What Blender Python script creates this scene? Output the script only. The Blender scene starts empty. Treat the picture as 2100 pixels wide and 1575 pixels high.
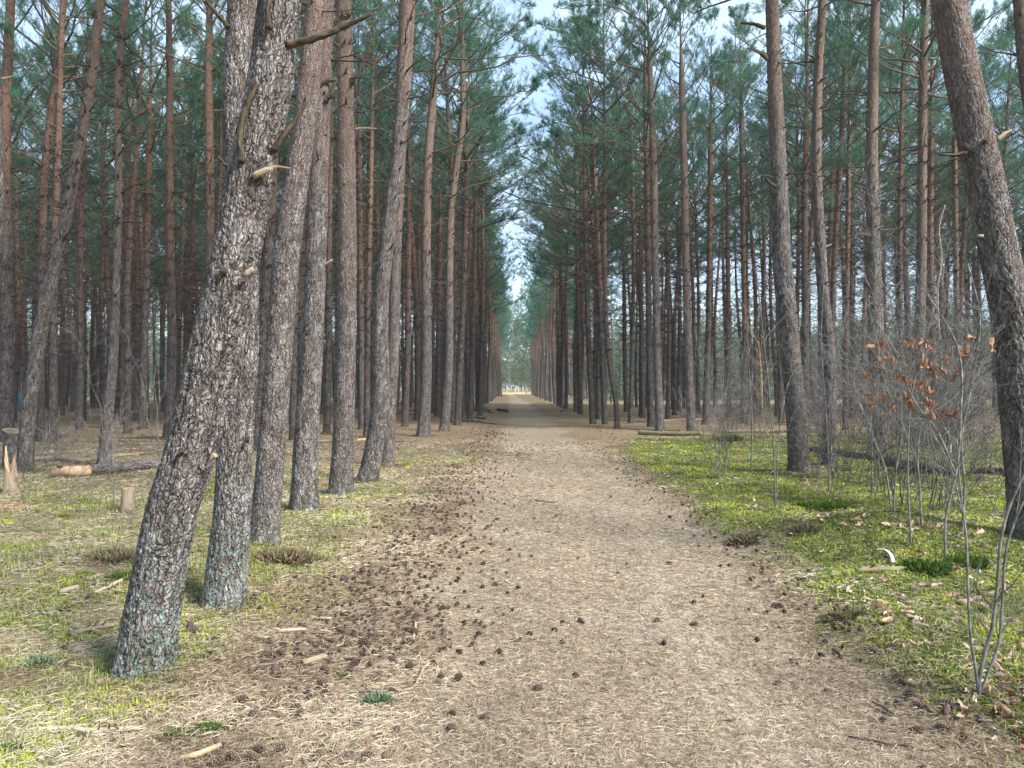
import bpy, math, random
import numpy as np
from mathutils import Vector, Matrix

R = math.radians
rng = np.random.default_rng(11)
random.seed(11)
scene = bpy.context.scene
col = scene.collection

# ------------------------------------------------------------------ camera
W, H, F = 2100.0, 1575.0, 1550.0
CAM_Z, HORIZON = 1.55, 793.0
PITCH = math.atan((HORIZON - H / 2) / F)
cam = bpy.data.objects.new('camera', bpy.data.cameras.new('camera'))
col.objects.link(cam)
cam.location = (0, 0, CAM_Z)
cam.rotation_euler = (math.pi / 2 + PITCH, 0, 0)
cam.data.sensor_fit = 'HORIZONTAL'
cam.data.sensor_width = 36
cam.data.lens = 36 * F / W
cam.data.clip_start = 0.05
cam.data.clip_end = 3000
scene.camera = cam

# ------------------------------------------------------------------ light
SUN_EL, SUN_AZ = R(42), R(125)            # azimuth clockwise from +Y (view direction)
world = bpy.data.worlds.new('World')
scene.world = world
world.use_nodes = True
wn, wl = world.node_tree.nodes, world.node_tree.links
wn.clear()
sky = wn.new('ShaderNodeTexSky')
sky.sky_type = 'NISHITA'
sky.sun_disc = False
sky.sun_elevation = SUN_EL
sky.sun_rotation = SUN_AZ
sky.air_density = 1.0
sky.dust_density = 0.6
bg1 = wn.new('ShaderNodeBackground'); bg1.inputs[1].default_value = 0.10
bg2 = wn.new('ShaderNodeBackground'); bg2.inputs[0].default_value = (0.60, 0.79, 1.0, 1); bg2.inputs[1].default_value = 0.47
tc = wn.new('ShaderNodeTexCoord')
mp = wn.new('ShaderNodeMapping'); mp.inputs['Scale'].default_value = (1.6, 1.6, 3.4); mp.inputs['Location'].default_value = (0.35, 0.1, 0.25)
no = wn.new('ShaderNodeTexNoise'); no.inputs['Scale'].default_value = 1.9; no.inputs['Detail'].default_value = 7; no.inputs['Roughness'].default_value = 0.55
rp = wn.new('ShaderNodeValToRGB')
rp.color_ramp.elements[0].position = 0.38; rp.color_ramp.elements[0].color = (0.12, 0.12, 0.12, 1)
rp.color_ramp.elements[1].position = 0.60; rp.color_ramp.elements[1].color = (1, 1, 1, 1)
mx = wn.new('ShaderNodeMixShader'); wo = wn.new('ShaderNodeOutputWorld')
wl.new(sky.outputs[0], bg1.inputs[0]); wl.new(tc.outputs['Generated'], mp.inputs[0]); wl.new(mp.outputs[0], no.inputs['Vector'])
wl.new(no.outputs[0], rp.inputs[0]); wl.new(rp.outputs[0], mx.inputs[0]); wl.new(bg1.outputs[0], mx.inputs[1]); wl.new(bg2.outputs[0], mx.inputs[2])
wl.new(mx.outputs[0], wo.inputs[0])

sd = bpy.data.lights.new('sun', 'SUN')
sd.energy = 3.3; sd.angle = R(20); sd.color = (1.0, 0.95, 0.88)
sun = bpy.data.objects.new('sun', sd); col.objects.link(sun)
sv = Vector((math.sin(SUN_AZ) * math.cos(SUN_EL), math.cos(SUN_AZ) * math.cos(SUN_EL), math.sin(SUN_EL)))
sun.rotation_euler = sv.to_track_quat('Z', 'Y').to_euler()
sun.location = sv * 60

vs = scene.view_settings
vs.view_transform = 'Standard'; vs.look = 'None'; vs.gamma = 1; vs.exposure = 1.7
vs.use_curve_mapping = False
cy = scene.cycles
cy.max_bounces = 6; cy.diffuse_bounces = 4; cy.glossy_bounces = 2; cy.transmission_bounces = 3; cy.transparent_max_bounces = 4
cy.sample_clamp_indirect = 6
cy.use_denoising = True

# ------------------------------------------------------------------ noise + ground
TAB = np.random.default_rng(5).random((8, 256, 256))
def vnoise(x, y, s=0):
    x = np.asarray(x, float); y = np.asarray(y, float)
    xi = np.floor(x).astype(int); yi = np.floor(y).astype(int)
    fx = x - xi; fy = y - yi
    fx = fx * fx * (3 - 2 * fx); fy = fy * fy * (3 - 2 * fy)
    t = TAB[s % 8]
    a = t[xi % 256, yi % 256]; b = t[(xi + 1) % 256, yi % 256]; c = t[xi % 256, (yi + 1) % 256]; d = t[(xi + 1) % 256, (yi + 1) % 256]
    return (a * (1 - fx) + b * fx) * (1 - fy) + (c * (1 - fx) + d * fx) * fy
def fbm(x, y, s=0, o=4):
    v = 0; a = 0.5; n = 0
    for k in range(o):
        v = v + a * vnoise(np.asarray(x) * 2 ** k + 17 * k, np.asarray(y) * 2 ** k + 31 * k, s + k); n += a; a *= 0.5
    return v / n
def sst(a, b, x):
    t = np.clip((np.asarray(x, float) - a) / (b - a), 0, 1)
    return t * t * (3 - 2 * t)
YC = [0, 3, 10, 23, 44, 80, 130, 200]
def path_l(y): return np.interp(y, YC, [-.45, -.40, -.55, -.25, -.05, -.1, -.6, -1.6])
def path_r(y): return np.interp(y, YC, [1.7, 1.85, 2.25, 1.9, 1.7, 1.5, .6, -.1])
def wig(x, y): return (fbm(x * 1.3, y * 1.3, 2) - .5) * 1.0
def m_path(x, y):
    q = wig(x, y)
    return sst(-.35, .25, (x - path_l(y)) + q) * sst(-.25, .3, (path_r(y) - x) + q)
def m_right(x, y):
    e = np.interp(y, [0, 3, 4.7, 7.8, 11.6, 19, 23], [1.8, 1.9, 2.0, 2.1, 2.4, 2.5, 3.5])
    q = wig(x + 9, y)
    return sst(-.05, .5, x - e + q * .9) * sst(26, 19, y + q * 8)
def m_left(x, y):
    q = wig(x - 7, y)
    a = sst(-1.1, -2.7, x + q * 1.6) * sst(15.5, 9.5, y + q * 5)
    b = sst(.55, .15, np.hypot((x + 1.7) / 1.2, (y - 16.2) / 2.3) * .5 + q * .3)
    c = sst(.6, .2, np.hypot((x + 2.2) / 1.0, (y - 10.5) / 2.5) * .5 + q * .35)
    return np.clip(np.maximum(a, np.maximum(b, c * .8)), 0, 1)
def gz(x, y):
    x = np.asarray(x, float); y = np.asarray(y, float)
    far = sst(160, 40, np.hypot(x, y))
    z = (fbm(x * .35, y * .35, 1) - .5) * .16 * far
    z = z + (fbm(x * 2.2, y * 2.2, 3) - .5) * .05 * sst(40, 14, y) * (1 - .75 * m_path(x, y))
    z = z - .035 * m_path(x, y)
    pc = .5 * (path_l(y) + path_r(y)); z = z - .022 * np.exp(-((x - pc - .15 + .2 * np.sin(y * .35)) / .28) ** 2) * far
    z = z + .24 * np.exp(-((x - 3.8) / 1.0) ** 2 - ((y - 7.3) / .9) ** 2) + (.06 + .13 * (fbm(x * 1.6 + 3, y * 1.6, 4, 3) - .5)) * m_right(x, y)
    z = z + .10 * np.exp(-((x + 3.6) / 1.3) ** 2 - ((y - 6.3) / 1.0) ** 2)
    return z
def ray(px, py):
    dx, dz = (px - W / 2) / F, (H / 2 - py) / F
    c, s = math.cos(PITCH), math.sin(PITCH)
    return np.array([dx, c - dz * s, s + dz * c])
def at(px, py, Y):
    d = ray(px, py); t = Y / d[1]
    return np.array([d[0] * t, Y, CAM_Z + d[2] * t])
def P(px, py):
    d = ray(px, py); t = -CAM_Z / d[2]
    for _ in range(12):
        z = float(gz(d[0] * t, d[1] * t)); t = .5 * t + .5 * (z - CAM_Z) / d[2]
    return np.array([d[0] * t, d[1] * t, float(gz(d[0] * t, d[1] * t))])

# ------------------------------------------------------------------ mesh helpers
class Acc:
    def __init__(s): s.V = []; s.Fs = []; s.M = []; s.A = {}; s.n = 0
    def add(s, V, polys, mat=0, **attrs):
        V = np.asarray(V, float).reshape(-1, 3)
        for f in polys:
            f = np.asarray(f, int)
            if len(f): s.Fs.append(f + s.n); s.M.append(np.full(len(f), mat))
        s.V.append(V)
        for k in set(list(s.A) + list(attrs)):
            L = s.A.setdefault(k, [])
            a = attrs.get(k)
            L.append((s.n, a))
        s.n += len(V)
    def mesh(s, name, mats, smooth=True):
        me = bpy.data.meshes.new(name)
        V = np.concatenate(s.V)
        me.vertices.add(len(V)); me.vertices.foreach_set('co', V.astype(np.float32).ravel())
        loops = np.concatenate([f.ravel() for f in s.Fs]).astype(np.int32)
        tot = np.concatenate([np.full(len(f), f.shape[1]) for f in s.Fs]).astype(np.int32)
        start = np.concatenate([[0], np.cumsum(tot)[:-1]]).astype(np.int32)
        me.loops.add(len(loops)); me.loops.foreach_set('vertex_index', loops)
        me.polygons.add(len(tot)); me.polygons.foreach_set('loop_start', start); me.polygons.foreach_set('loop_total', tot)
        me.polygons.foreach_set('material_index', np.concatenate(s.M).astype(np.int32))
        for k, L in s.A.items():
            dim = max((np.asarray(a).ndim for _, a in L if a is not None))
            if dim == 2:
                buf = np.zeros((len(V), 3), np.float32)
                for o, a in L:
                    if a is not None: buf[o:o + len(a)] = a
                at_ = me.attributes.new(k, 'FLOAT_VECTOR', 'POINT'); at_.data.foreach_set('vector', buf.ravel())
            else:
                buf = np.zeros(len(V), np.float32)
                for o, a in L:
                    if a is not None: buf[o:o + len(a)] = a
                at_ = me.attributes.new(k, 'FLOAT', 'POINT'); at_.data.foreach_set('value', buf)
        for m in mats: me.materials.append(m)
        me.update(calc_edges=True)
        if smooth: me.polygons.foreach_set('use_smooth', np.ones(len(tot), bool))
        return me
def link(name, me, parent=None, loc=None):
    o = bpy.data.objects.new(name, me); col.objects.link(o)
    if parent is not None: o.parent = parent
    if loc is not None: o.location = loc
    return o
def tag(o, label=None, cat=None, group=None, kind=None):
    if label: o['label'] = label
    if cat: o['category'] = cat
    if group: o['group'] = group
    if kind: o['kind'] = kind
    return o
def thing(name, loc, label, cat, group=None):
    return tag(link(name, None, None, loc), label, cat, group)
def nrm(a): return a / np.maximum(np.linalg.norm(a, axis=-1, keepdims=True), 1e-9)

def tubes(Pt, Rd, s=4, rest0=None, cap=False):
    """Pt (M,K,3), Rd (M,K): M tubes with s sides -> V, [quads], rest"""
    Pt = np.asarray(Pt, float); Rd = np.asarray(Rd, float)
    M, K, _ = Pt.shape
    T = np.empty_like(Pt)
    T[:, 1:-1] = Pt[:, 2:] - Pt[:, :-2]; T[:, 0] = Pt[:, 1] - Pt[:, 0]; T[:, -1] = Pt[:, -1] - Pt[:, -2]
    T = nrm(T)
    mean = nrm(Pt[:, -1] - Pt[:, 0])
    ref = np.where(np.abs(mean[:, 2:3]) > .8, np.array([[1., 0, 0]]), np.array([[0, 0, 1.]]))
    ref = np.repeat(ref[:, None, :], K, 1)
    U = nrm(np.cross(T, ref)); Wv = np.cross(T, U)
    a = np.arange(s) / s * 2 * math.pi
    ring = U[:, :, None, :] * np.cos(a)[None, None, :, None] + Wv[:, :, None, :] * np.sin(a)[None, None, :, None]
    V = Pt[:, :, None, :] + ring * Rd[:, :, None, None]
    seg = np.linalg.norm(np.diff(Pt, axis=1), axis=-1); ln = np.concatenate([np.zeros((M, 1)), np.cumsum(seg, 1)], 1)
    rest = np.empty_like(V)
    rest[..., 0] = Rd[:, :, None] * np.cos(a); rest[..., 1] = Rd[:, :, None] * np.sin(a); rest[..., 2] = ln[:, :, None]
    idx = np.arange(M * K * s).reshape(M, K, s)
    q = np.stack([idx[:, :-1], np.roll(idx, -1, 2)[:, :-1], np.roll(idx, -1, 2)[:, 1:], idx[:, 1:]], -1).reshape(-1, 4)
    V = V.reshape(-1, 3); rest = rest.reshape(-1, 3); polys = [q]
    if cap:
        e = idx[:, -1].reshape(M, s); b = idx[:, 0][:, ::-1].reshape(M, s)
        polys += [e, b]
    return V, polys, rest

def curves(start, d, length, K, bend=.25, up=0.0, wob=.06, rg=rng):
    """M curved polylines from start along d"""
    M = len(start)
    t = np.linspace(0, 1, K)[None, :, None]
    side = nrm(rg.normal(size=(M, 3)))
    side = side - (side * d).sum(1, keepdims=True) * d
    L = np.asarray(length).reshape(-1, 1, 1)
    w = rg.normal(size=(M, K, 3)) * wob * L * (t > 0)
    pt = start[:, None, :] + d[:, None, :] * t * L + side[:, None, :] * (t ** 2) * bend * L + np.array([0, 0, 1.])[None, None] * (t ** 2) * up * L + w * t
    return pt

def shoots(pos, d, nb=9, L=.085, w=.011, axis=.10, rg=rng):
    """pine shoots: nb thin needles bundles round every axis"""
    N = len(pos)
    d = nrm(d)
    ref = nrm(rg.normal(size=(N, 3))); u = nrm(np.cross(d, ref)); v = np.cross(d, u)
    a = (np.arange(nb) * 2.4)[None, :] + rg.random((N, 1)) * 6.28
    rad = u[:, None, :] * np.cos(a)[..., None] + v[:, None, :] * np.sin(a)[..., None]
    t = (np.arange(nb) + .5) / nb
    base = pos[:, None, :] + d[:, None, :] * (t * axis)[None, :, None]
    LL = L * (0.8 + .4 * rg.random((N, nb)))[..., None]
    tipd = nrm(d[:, None, :] * (.75 + .5 * rg.random((N, nb, 1))) + rad)
    tip = base + tipd * LL
    side = np.cross(tipd, rad + rg.normal(size=rad.shape) * .3); side = nrm(side) * w * .5
    V = np.stack([base - side, base + side, tip], 2).reshape(-1, 3)
    tri = np.arange(N * nb * 3).reshape(-1, 3)
    tint = np.repeat(rg.random(N), nb * 3)
    return V, [tri], tint

# ------------------------------------------------------------------ materials
def newmat(name):
    m = bpy.data.materials.new(name); m.use_nodes = True
    nt = m.node_tree; nt.nodes.clear()
    return m, nt
class NT:
    def __init__(s, name):
        s.m, s.t = newmat(name); s.n = s.t.nodes; s.l = s.t.links
    def node(s, typ, **kw):
        n = s.n.new(typ)
        for k, v in kw.items():
            if k.startswith('_'): setattr(n, k[1:], v)
            else:
                key = k.replace('__', ' ')
                if key.isdigit(): key = int(key)
                inp = n.inputs[key]
                if hasattr(v, 'is_output'): s.l.new(v, inp)
                else: inp.default_value = v
        return n
    def attr(s, name): return s.node('ShaderNodeAttribute', _attribute_name=name)
    def noise(s, vec, scale, detail=4, rough=.55):
        n = s.node('ShaderNodeTexNoise', Scale=scale, Detail=detail, Roughness=rough)
        if vec is not None: s.l.new(vec, n.inputs['Vector'])
        return n.outputs[0]
    def mapv(s, vec, sc, loc=(0, 0, 0)):
        n = s.node('ShaderNodeMapping', Scale=sc, Location=loc); s.l.new(vec, n.inputs[0]); return n.outputs[0]
    def math(s, op, a, b=0., clamp=False):
        n = s.n.new('ShaderNodeMath'); n.operation = op; n.use_clamp = clamp
        for i, v in enumerate((a, b)):
            if hasattr(v, 'is_output'): s.l.new(v, n.inputs[i])
            else: n.inputs[i].default_value = v
        return n.outputs[0]
    def rng(s, v, a, b, c=0., d=1.):
        n = s.node('ShaderNodeMapRange', _clamp=True)
        for i, x in enumerate((v, a, b, c, d)):
            if hasattr(x, 'is_output'): s.l.new(x, n.inputs[i])
            else: n.inputs[i].default_value = x
        return n.outputs[0]
    def mix(s, f, a, b, typ='MIX'):
        n = s.n.new('ShaderNodeMix'); n.data_type = 'RGBA'; n.blend_type = typ
        for i, v in ((0, f), (6, a), (7, b)):
            if hasattr(v, 'is_output'): s.l.new(v, n.inputs[i])
            elif isinstance(v, tuple): n.inputs[i].default_value = (*v[:3], 1)
            else: n.inputs[i].default_value = v
        return n.outputs[2]
    def ramp(s, v, stops):
        n = s.n.new('ShaderNodeValToRGB'); cr = n.color_ramp
        while len(cr.elements) < len(stops): cr.elements.new(.5)
        for e, (p, c) in zip(cr.elements, stops):
            e.position = p; e.color = (*c[:3], 1)
        s.l.new(v, n.inputs[0]); return n.outputs[0]
    def bump(s, h, dist, strength=1.):
        n = s.node('ShaderNodeBump', Strength=strength, Distance=dist); s.l.new(h, n.inputs['Height']); return n.outputs[0]
    def finish(s, color, rough=.85, normal=None, spec=.25, trans=0.):
        b = s.n.new('ShaderNodeBsdfPrincipled')
        if hasattr(color, 'is_output'): s.l.new(color, b.inputs['Base Color'])
        else: b.inputs['Base Color'].default_value = (*color[:3], 1)
        b.inputs['Roughness'].default_value = rough; b.inputs['Specular IOR Level'].default_value = spec
        if normal is not None: s.l.new(normal, b.inputs['Normal'])
        o = s.n.new('ShaderNodeOutputMaterial'); out = b.outputs[0]
        if trans > 0:
            t = s.n.new('ShaderNodeBsdfTranslucent')
            if hasattr(color, 'is_output'): s.l.new(color, t.inputs[0])
            else: t.inputs[0].default_value = (*color[:3], 1)
            mxs = s.n.new('ShaderNodeMixShader'); mxs.inputs[0].default_value = trans
            s.l.new(out, mxs.inputs[1]); s.l.new(t.outputs[0], mxs.inputs[2]); out = mxs.outputs[0]
        s.l.new(out, o.inputs[0]); return s.m

def bark_mat(name, z0, z1, grey=1.0, lichen=0., orange=(.30, .155, .095), flake=1.0, dark=1.0, whorl=.25):
    n = NT(name)
    rest = n.attr('rest').outputs['Vector']
    rnd = n.node('ShaderNodeObjectInfo').outputs['Random']
    off = n.node('ShaderNodeCombineXYZ', X=rnd, Y=0., Z=0.).outputs[0]
    ad = n.node('ShaderNodeVectorMath', _operation='MULTIPLY_ADD'); n.l.new(off, ad.inputs[0]); ad.inputs[1].default_value = (37, 0, 0); n.l.new(rest, ad.inputs[2])
    v = ad.outputs[0]
    warp = n.node('ShaderNodeTexNoise', Scale=9., Detail=3.); n.l.new(v, warp.inputs['Vector'])
    wv = n.node('ShaderNodeVectorMath', _operation='MULTIPLY_ADD'); n.l.new(warp.outputs['Color'], wv.inputs[0]); wv.inputs[1].default_value = (.09, .09, .22); n.l.new(v, wv.inputs[2])
    plate = n.node('ShaderNodeTexVoronoi', _feature='DISTANCE_TO_EDGE', Scale=1.); n.l.new(n.mapv(wv.outputs[0], (46 * flake, 46 * flake, 17 * flake)), plate.inputs['Vector'])
    cell = n.node('ShaderNodeTexVoronoi', _feature='F1', Scale=1.); n.l.new(n.mapv(wv.outputs[0], (95 * flake, 95 * flake, 48 * flake)), cell.inputs['Vector'])
    sep = n.node('ShaderNodeSeparateColor'); n.l.new(cell.outputs['Color'], sep.inputs[0])
    fine = n.noise(n.mapv(v, (1, 1, .5)), 130., 5, .7)
    med = n.noise(n.mapv(v, (1, 1, .5)), 14., 4, .6)
    big = n.noise(v, 1.6, 3)
    # grey fissured bark
    g = n.ramp(n.math('ADD', n.math('MULTIPLY', sep.outputs[0], .38), n.math('MULTIPLY', fine, .62)),
               [(.22, (.085 * dark, .072 * dark, .066 * dark)), (.40, (.185 * dark, .160 * dark, .148 * dark)), (.57, (.265 * grey, .248 * grey, .240 * grey)), (.82, (.37 * grey, .37 * grey, .375 * grey))])
    g = n.mix(n.rng(sep.outputs[1], .80, .98, 0., .5), g, (.30, .18, .14))
    g = n.mix(n.rng(med, .35, .65, .0, .45), g, (.10 * dark, .075 * dark, .065 * dark))
    patch = n.noise(n.mapv(v, (1, 1, .6)), 7.5, 4, .65)
    g = n.mix(n.rng(patch, .46, .62, 0., .55), g, (.115 * dark, .098 * dark, .088 * dark)); g = n.mix(n.rng(patch, .46, .36, 0., .35), g, (.38 * grey, .36 * grey, .345 * grey))
    fur = n.math('ABSOLUTE', n.math('SUBTRACT', n.noise(n.mapv(wv.outputs[0], (17, 17, 3.2)), 1., 3, .5), .5))
    g = n.mix(n.rng(fur, .0, .045, .9, 0.), g, (.030, .024, .020))
    # orange papery upper bark
    o = n.mix(n.rng(fine, .35, .7), (orange[0] * .55, orange[1] * .5, orange[2] * .5), (orange[0] * 1.25, orange[1] * 1.3, orange[2] * 1.35))
    o = n.mix(n.rng(sep.outputs[2], .55, 1., 0., .65), o, (.40, .34, .31))
    o = n.mix(n.rng(sep.outputs[1], .6, 1., 0., .7), o, (.11, .07, .055))
    z = n.node('ShaderNodeSeparateXYZ'); n.l.new(rest, z.inputs[0]); zz = n.math('ADD', z.outputs[2], n.math('MULTIPLY', n.math('SUBTRACT', big, .5), 3.))
    zz = n.math('ADD', zz, n.math('MULTIPLY', n.math('SUBTRACT', med, .5), 2.))
    zz = n.math('ADD', zz, n.math('MULTIPLY', n.math('SUBTRACT', rnd, .5), 2.5))
    c = n.mix(n.rng(zz, z0, z1, 0., .85), g, o)
    crk = n.rng(plate.outputs['Distance'], .0, .09, .50, 1.)
    crk2 = n.attr('crack').outputs['Fac']
    c = n.mix(1., c, n.node('ShaderNodeCombineColor', Red=crk, Green=crk, Blue=crk).outputs[0], 'MULTIPLY')
    c = n.mix(n.math('MULTIPLY', crk2, .5), c, (.06, .045, .04))
    c = n.mix(n.rng(rnd, 0., 1., 0., .3), c, (.13, .10, .085))
    # dark whorls where boughs died off
    fr = n.math('FRACT', n.math('ADD', n.math('MULTIPLY', z.outputs[2], 2.2), n.math('MULTIPLY', n.noise(v, 2.5, 2), 1.1)))
    wh = n.math('MULTIPLY', n.rng(n.math('ABSOLUTE', n.math('SUBTRACT', fr, .5)), .0, .13, 1., 0.), n.rng(med, .44, .56))
    c = n.mix(n.math('MULTIPLY', wh, whorl), c, (.045, .034, .03))
    if lichen > 0:
        lm = n.math('MULTIPLY', n.rng(n.noise(n.mapv(v, (1, 1, .5)), 38., 5, .75), .50, .62), n.rng(n.math('ADD', z.outputs[2], n.math('MULTIPLY', med, .9)), .55, 1.7, 1., .0))
        c = n.mix(n.math('MULTIPLY', lm, lichen), c, (.20, .33, .29))
    # greenish foot
    gm = n.math('MULTIPLY', n.rng(z.outputs[2], 0., .45, .7, 0.), n.rng(med, .45, .6))
    c = n.mix(gm, c, (.06, .085, .035))
    hgt = n.math('ADD', n.math('MULTIPLY', n.rng(plate.outputs['Distance'], 0., .2), .6), n.math('MULTIPLY', fine, .35))
    hgt = n.math('ADD', hgt, n.math('MULTIPLY', sep.outputs[0], .3)); hgt = n.math('ADD', hgt, n.math('MULTIPLY', n.rng(fur, 0., .06), .6))
    return n.finish(c, .9, n.bump(hgt, .016 / flake), .08)

M_BARK_NEAR = bark_mat('bark_near', 3.4, 6.5, 1.3, lichen=.95, orange=(.36, .23, .18))
M_BARK_GREY = bark_mat('bark_grey', 3.6, 6.5, 1.35, lichen=.18, orange=(.34, .22, .17))
M_BARK_ROW = bark_mat('bark_row', 4.2, 7.0, 1.15, lichen=0, orange=(.35, .235, .175))
M_BARK_STAND = bark_mat('bark_stand', 4.0, 7.6, .74, lichen=0, orange=(.36, .19, .115), flake=.75, dark=.6, whorl=.8)

n = NT('limb_bark'); rr = n.noise(n.attr('rest').outputs['Vector'], 30., 4)
M_LIMB = n.finish(n.mix(rr, (.055, .042, .033), (.17, .125, .09)), .85)
n = NT('dead_twig'); rr = n.noise(n.node('ShaderNodeTexCoord').outputs['Object'], 6., 3)
M_TWIG = n.finish(n.ramp(rr, [(.35, (.035, .028, .024)), (.62, (.09, .07, .055)), (.8, (.24, .20, .17))]), .9)
n = NT('dead_branch'); v = n.attr('rest').outputs['Vector']; rr = n.noise(n.mapv(v, (1, 1, .2)), 60., 4)
M_STUB = n.finish(n.ramp(rr, [(.35, (.022, .017, .011)), (.55, (.07, .055, .034)), (.75, (.12, .10, .07))]), .9, n.bump(rr, .006))
n = NT('pine_needles'); t = n.attr('tint').outputs['Fac']; rnd = n.node('ShaderNodeObjectInfo').outputs['Random']
c = n.mix(t, (.024, .096, .070), (.125, .290, .190)); c = n.mix(n.rng(rnd, 0., 1., 0., .45), c, (.11, .18, .085))
M_NEEDLE = n.finish(c, .65, spec=.18, trans=.38)
n = NT('sapling_bark'); rr = n.noise(n.node('ShaderNodeTexCoord').outputs['Object'], 14., 4); rnd = n.node('ShaderNodeObjectInfo').outputs['Random']
c = n.ramp(rr, [(.3, (.05, .044, .04)), (.5, (.14, .14, .125)), (.7, (.30, .33, .305))]); c = n.mix(n.rng(rnd, 0., 1., 0., .6), c, (.10, .085, .075))
M_SAP = n.finish(c, .8)
n = NT('birch_bark'); v = n.attr('rest').outputs['Vector']; z = n.node('ShaderNodeSeparateXYZ'); n.l.new(v, z.inputs[0])
rr = n.noise(n.mapv(v, (8, 8, 30)), 1.6, 4)
c = n.mix(n.rng(n.math('ADD', z.outputs[2], n.math('MULTIPLY', rr, 1.2)), 2.2, 3.2), (.55, .54, .50), (.34, .24, .15)); c = n.mix(n.rng(rr, .58, .64), c, (.05, .045, .04))
M_BIRCH = n.finish(c, .6)
n = NT('peeled_wood'); v = n.attr('rest').outputs['Vector']; rr = n.noise(n.mapv(v, (1, 1, .12)), 45., 5); r2 = n.noise(v, 5., 4)
c = n.mix(rr, (.15, .11, .07), (.38, .31, .22)); c = n.mix(n.rng(r2, .48, .62, 0., .8), c, (.10, .075, .05))
M_PEEL = n.finish(c, .75, n.bump(rr, .006))
n = NT('fresh_wood'); v = n.attr('rest').outputs['Vector']; rr = n.noise(n.mapv(v, (1, 1, .2)), 40., 4); r2 = n.noise(v, 9., 4)
c = n.mix(rr, (.36, .23, .12), (.58, .43, .27)); c = n.mix(n.rng(r2, .52, .7), c, (.36, .19, .09))
M_FRESH = n.finish(c, .7, n.bump(rr, .004))
n = NT('mossy_wood'); v = n.attr('rest').outputs['Vector']; rr = n.noise(v, 9., 5); r2 = n.noise(n.mapv(v, (1, 1, .2)), 50., 4)
c = n.mix(r2, (.10, .08, .05), (.30, .25, .16)); c = n.mix(n.rng(rr, .45, .6), c, (.13, .16, .045))
M_MOSSLOG = n.finish(c, .9, n.bump(n.math('ADD', rr, r2), .01))
n = NT('rotten_bark'); v = n.attr('rest').outputs['Vector']; rr = n.noise(n.mapv(v, (1, 1, .3)), 22., 5)
M_ROT = n.finish(n.ramp(rr, [(.35, (.03, .024, .02)), (.55, (.10, .08, .068)), (.72, (.24, .21, .19))]), .9, n.bump(rr, .02))
def simple(name, a, b, scale=20., rough=.85, trans=0.):
    n = NT(name); rnd = n.node('ShaderNodeObjectInfo').outputs['Random']
    rr = n.noise(n.node('ShaderNodeTexCoord').outputs['Object'], scale, 4)
    f = n.math('ADD', n.math('MULTIPLY', rr, .5), n.math('MULTIPLY', rnd, .5))
    return n.finish(n.mix(f, a, b), rough, trans=trans)
M_CONE = simple('cone_scales', (.022, .015, .012), (.095, .062, .046), 40.)
n = NT('cone_scales'); M_CONE = n.finish(n.mix(n.rng(n.attr('tip').outputs['Fac'], .55, 1.), n.mix(n.node('ShaderNodeObjectInfo').outputs['Random'], (.020, .014, .011), (.065, .042, .030)), (.14, .10, .078)), .8)
M_LEAF = simple('fallen_leaf', (.26, .13, .07), (.66, .52, .42), 12., .7, .15)
M_OAK = simple('oak_leaf', (.17, .065, .03), (.44, .27, .17), 14., .6, .25)
M_STICK = simple('weathered_stick', (.13, .10, .07), (.46, .38, .27), 30.)
M_DSTICK = simple('dark_stick', (.05, .04, .032), (.20, .16, .12), 9.)
M_CHIP = simple('wood_chip', (.26, .14, .07), (.56, .38, .23), 30.)
M_BLUE = simple('blue_paint', (.03, .16, .27), (.06, .26, .38), 5., .5)
M_WHITE = simple('white_plastic', (.70, .74, .76), (.80, .84, .86), 5., .4)
def tinted(name, stops, trans=.1, rough=.8):
    n = NT(name); return n.finish(n.ramp(n.attr('tint').outputs['Fac'], stops), rough, trans=trans)
M_LITTER = tinted('needle_litter', [(0., (.060, .040, .028)), (.3, (.175, .130, .092)), (.65, (.37, .30, .21)), (1., (.60, .53, .39))])
M_GRASS = tinted('grass_blades', [(0., (.040, .085, .018)), (.4, (.10, .18, .03)), (.7, (.22, .25, .07)), (1., (.42, .36, .19))], .25)
M_MOSS = tinted('moss', [(0., (.035, .060, .008)), (.5, (.15, .20, .016)), (1., (.36, .42, .045))], .25)
M_HEATHER = tinted('heather_sprigs', [(0., (.08, .058, .036)), (.6, (.20, .145, .085)), (1., (.15, .17, .07))], .1)

# ground
n = NT('forest_floor')
oc = n.node('ShaderNodeTexCoord').outputs['Object']
mp_, mr_, ml_, mc_ = (n.attr(k).outputs['Fac'] for k in ('path', 'right', 'left', 'clearing'))
f1 = n.noise(oc, 55., 6, .7); f2 = n.noise(oc, 7., 5, .6); f3 = n.noise(oc, 1.1, 4)
vor = n.node('ShaderNodeTexVoronoi', _feature='F1', Scale=1.)
wq = n.node('ShaderNodeTexNoise', Scale=14., Detail=2.); n.l.new(oc, wq.inputs['Vector'])
wv = n.node('ShaderNodeVectorMath', _operation='MULTIPLY_ADD'); n.l.new(wq.outputs['Color'], wv.inputs[0]); wv.inputs[1].default_value = (.12, .12, .12); n.l.new(oc, wv.inputs[2])
n.l.new(n.mapv(wv.outputs[0], (60, 26, 40)), vor.inputs['Vector'])
sc_ = n.node('ShaderNodeSeparateColor'); n.l.new(vor.outputs['Color'], sc_.inputs[0])
s1 = n.math('ADD', n.math('MULTIPLY', sc_.outputs[0], .5), n.math('MULTIPLY', f1, .5))
pathc = n.ramp(s1, [(.2, (.14, .108, .080)), (.5, (.29, .235, .170)), (.8, (.45, .385, .28))])
pathc = n.mix(n.rng(f2, .52, .72, 0., .3), pathc, (.20, .145, .11))
pathc = n.mix(n.rng(f3, .55, .70, 0., .3), pathc, (.36, .33, .30))
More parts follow.
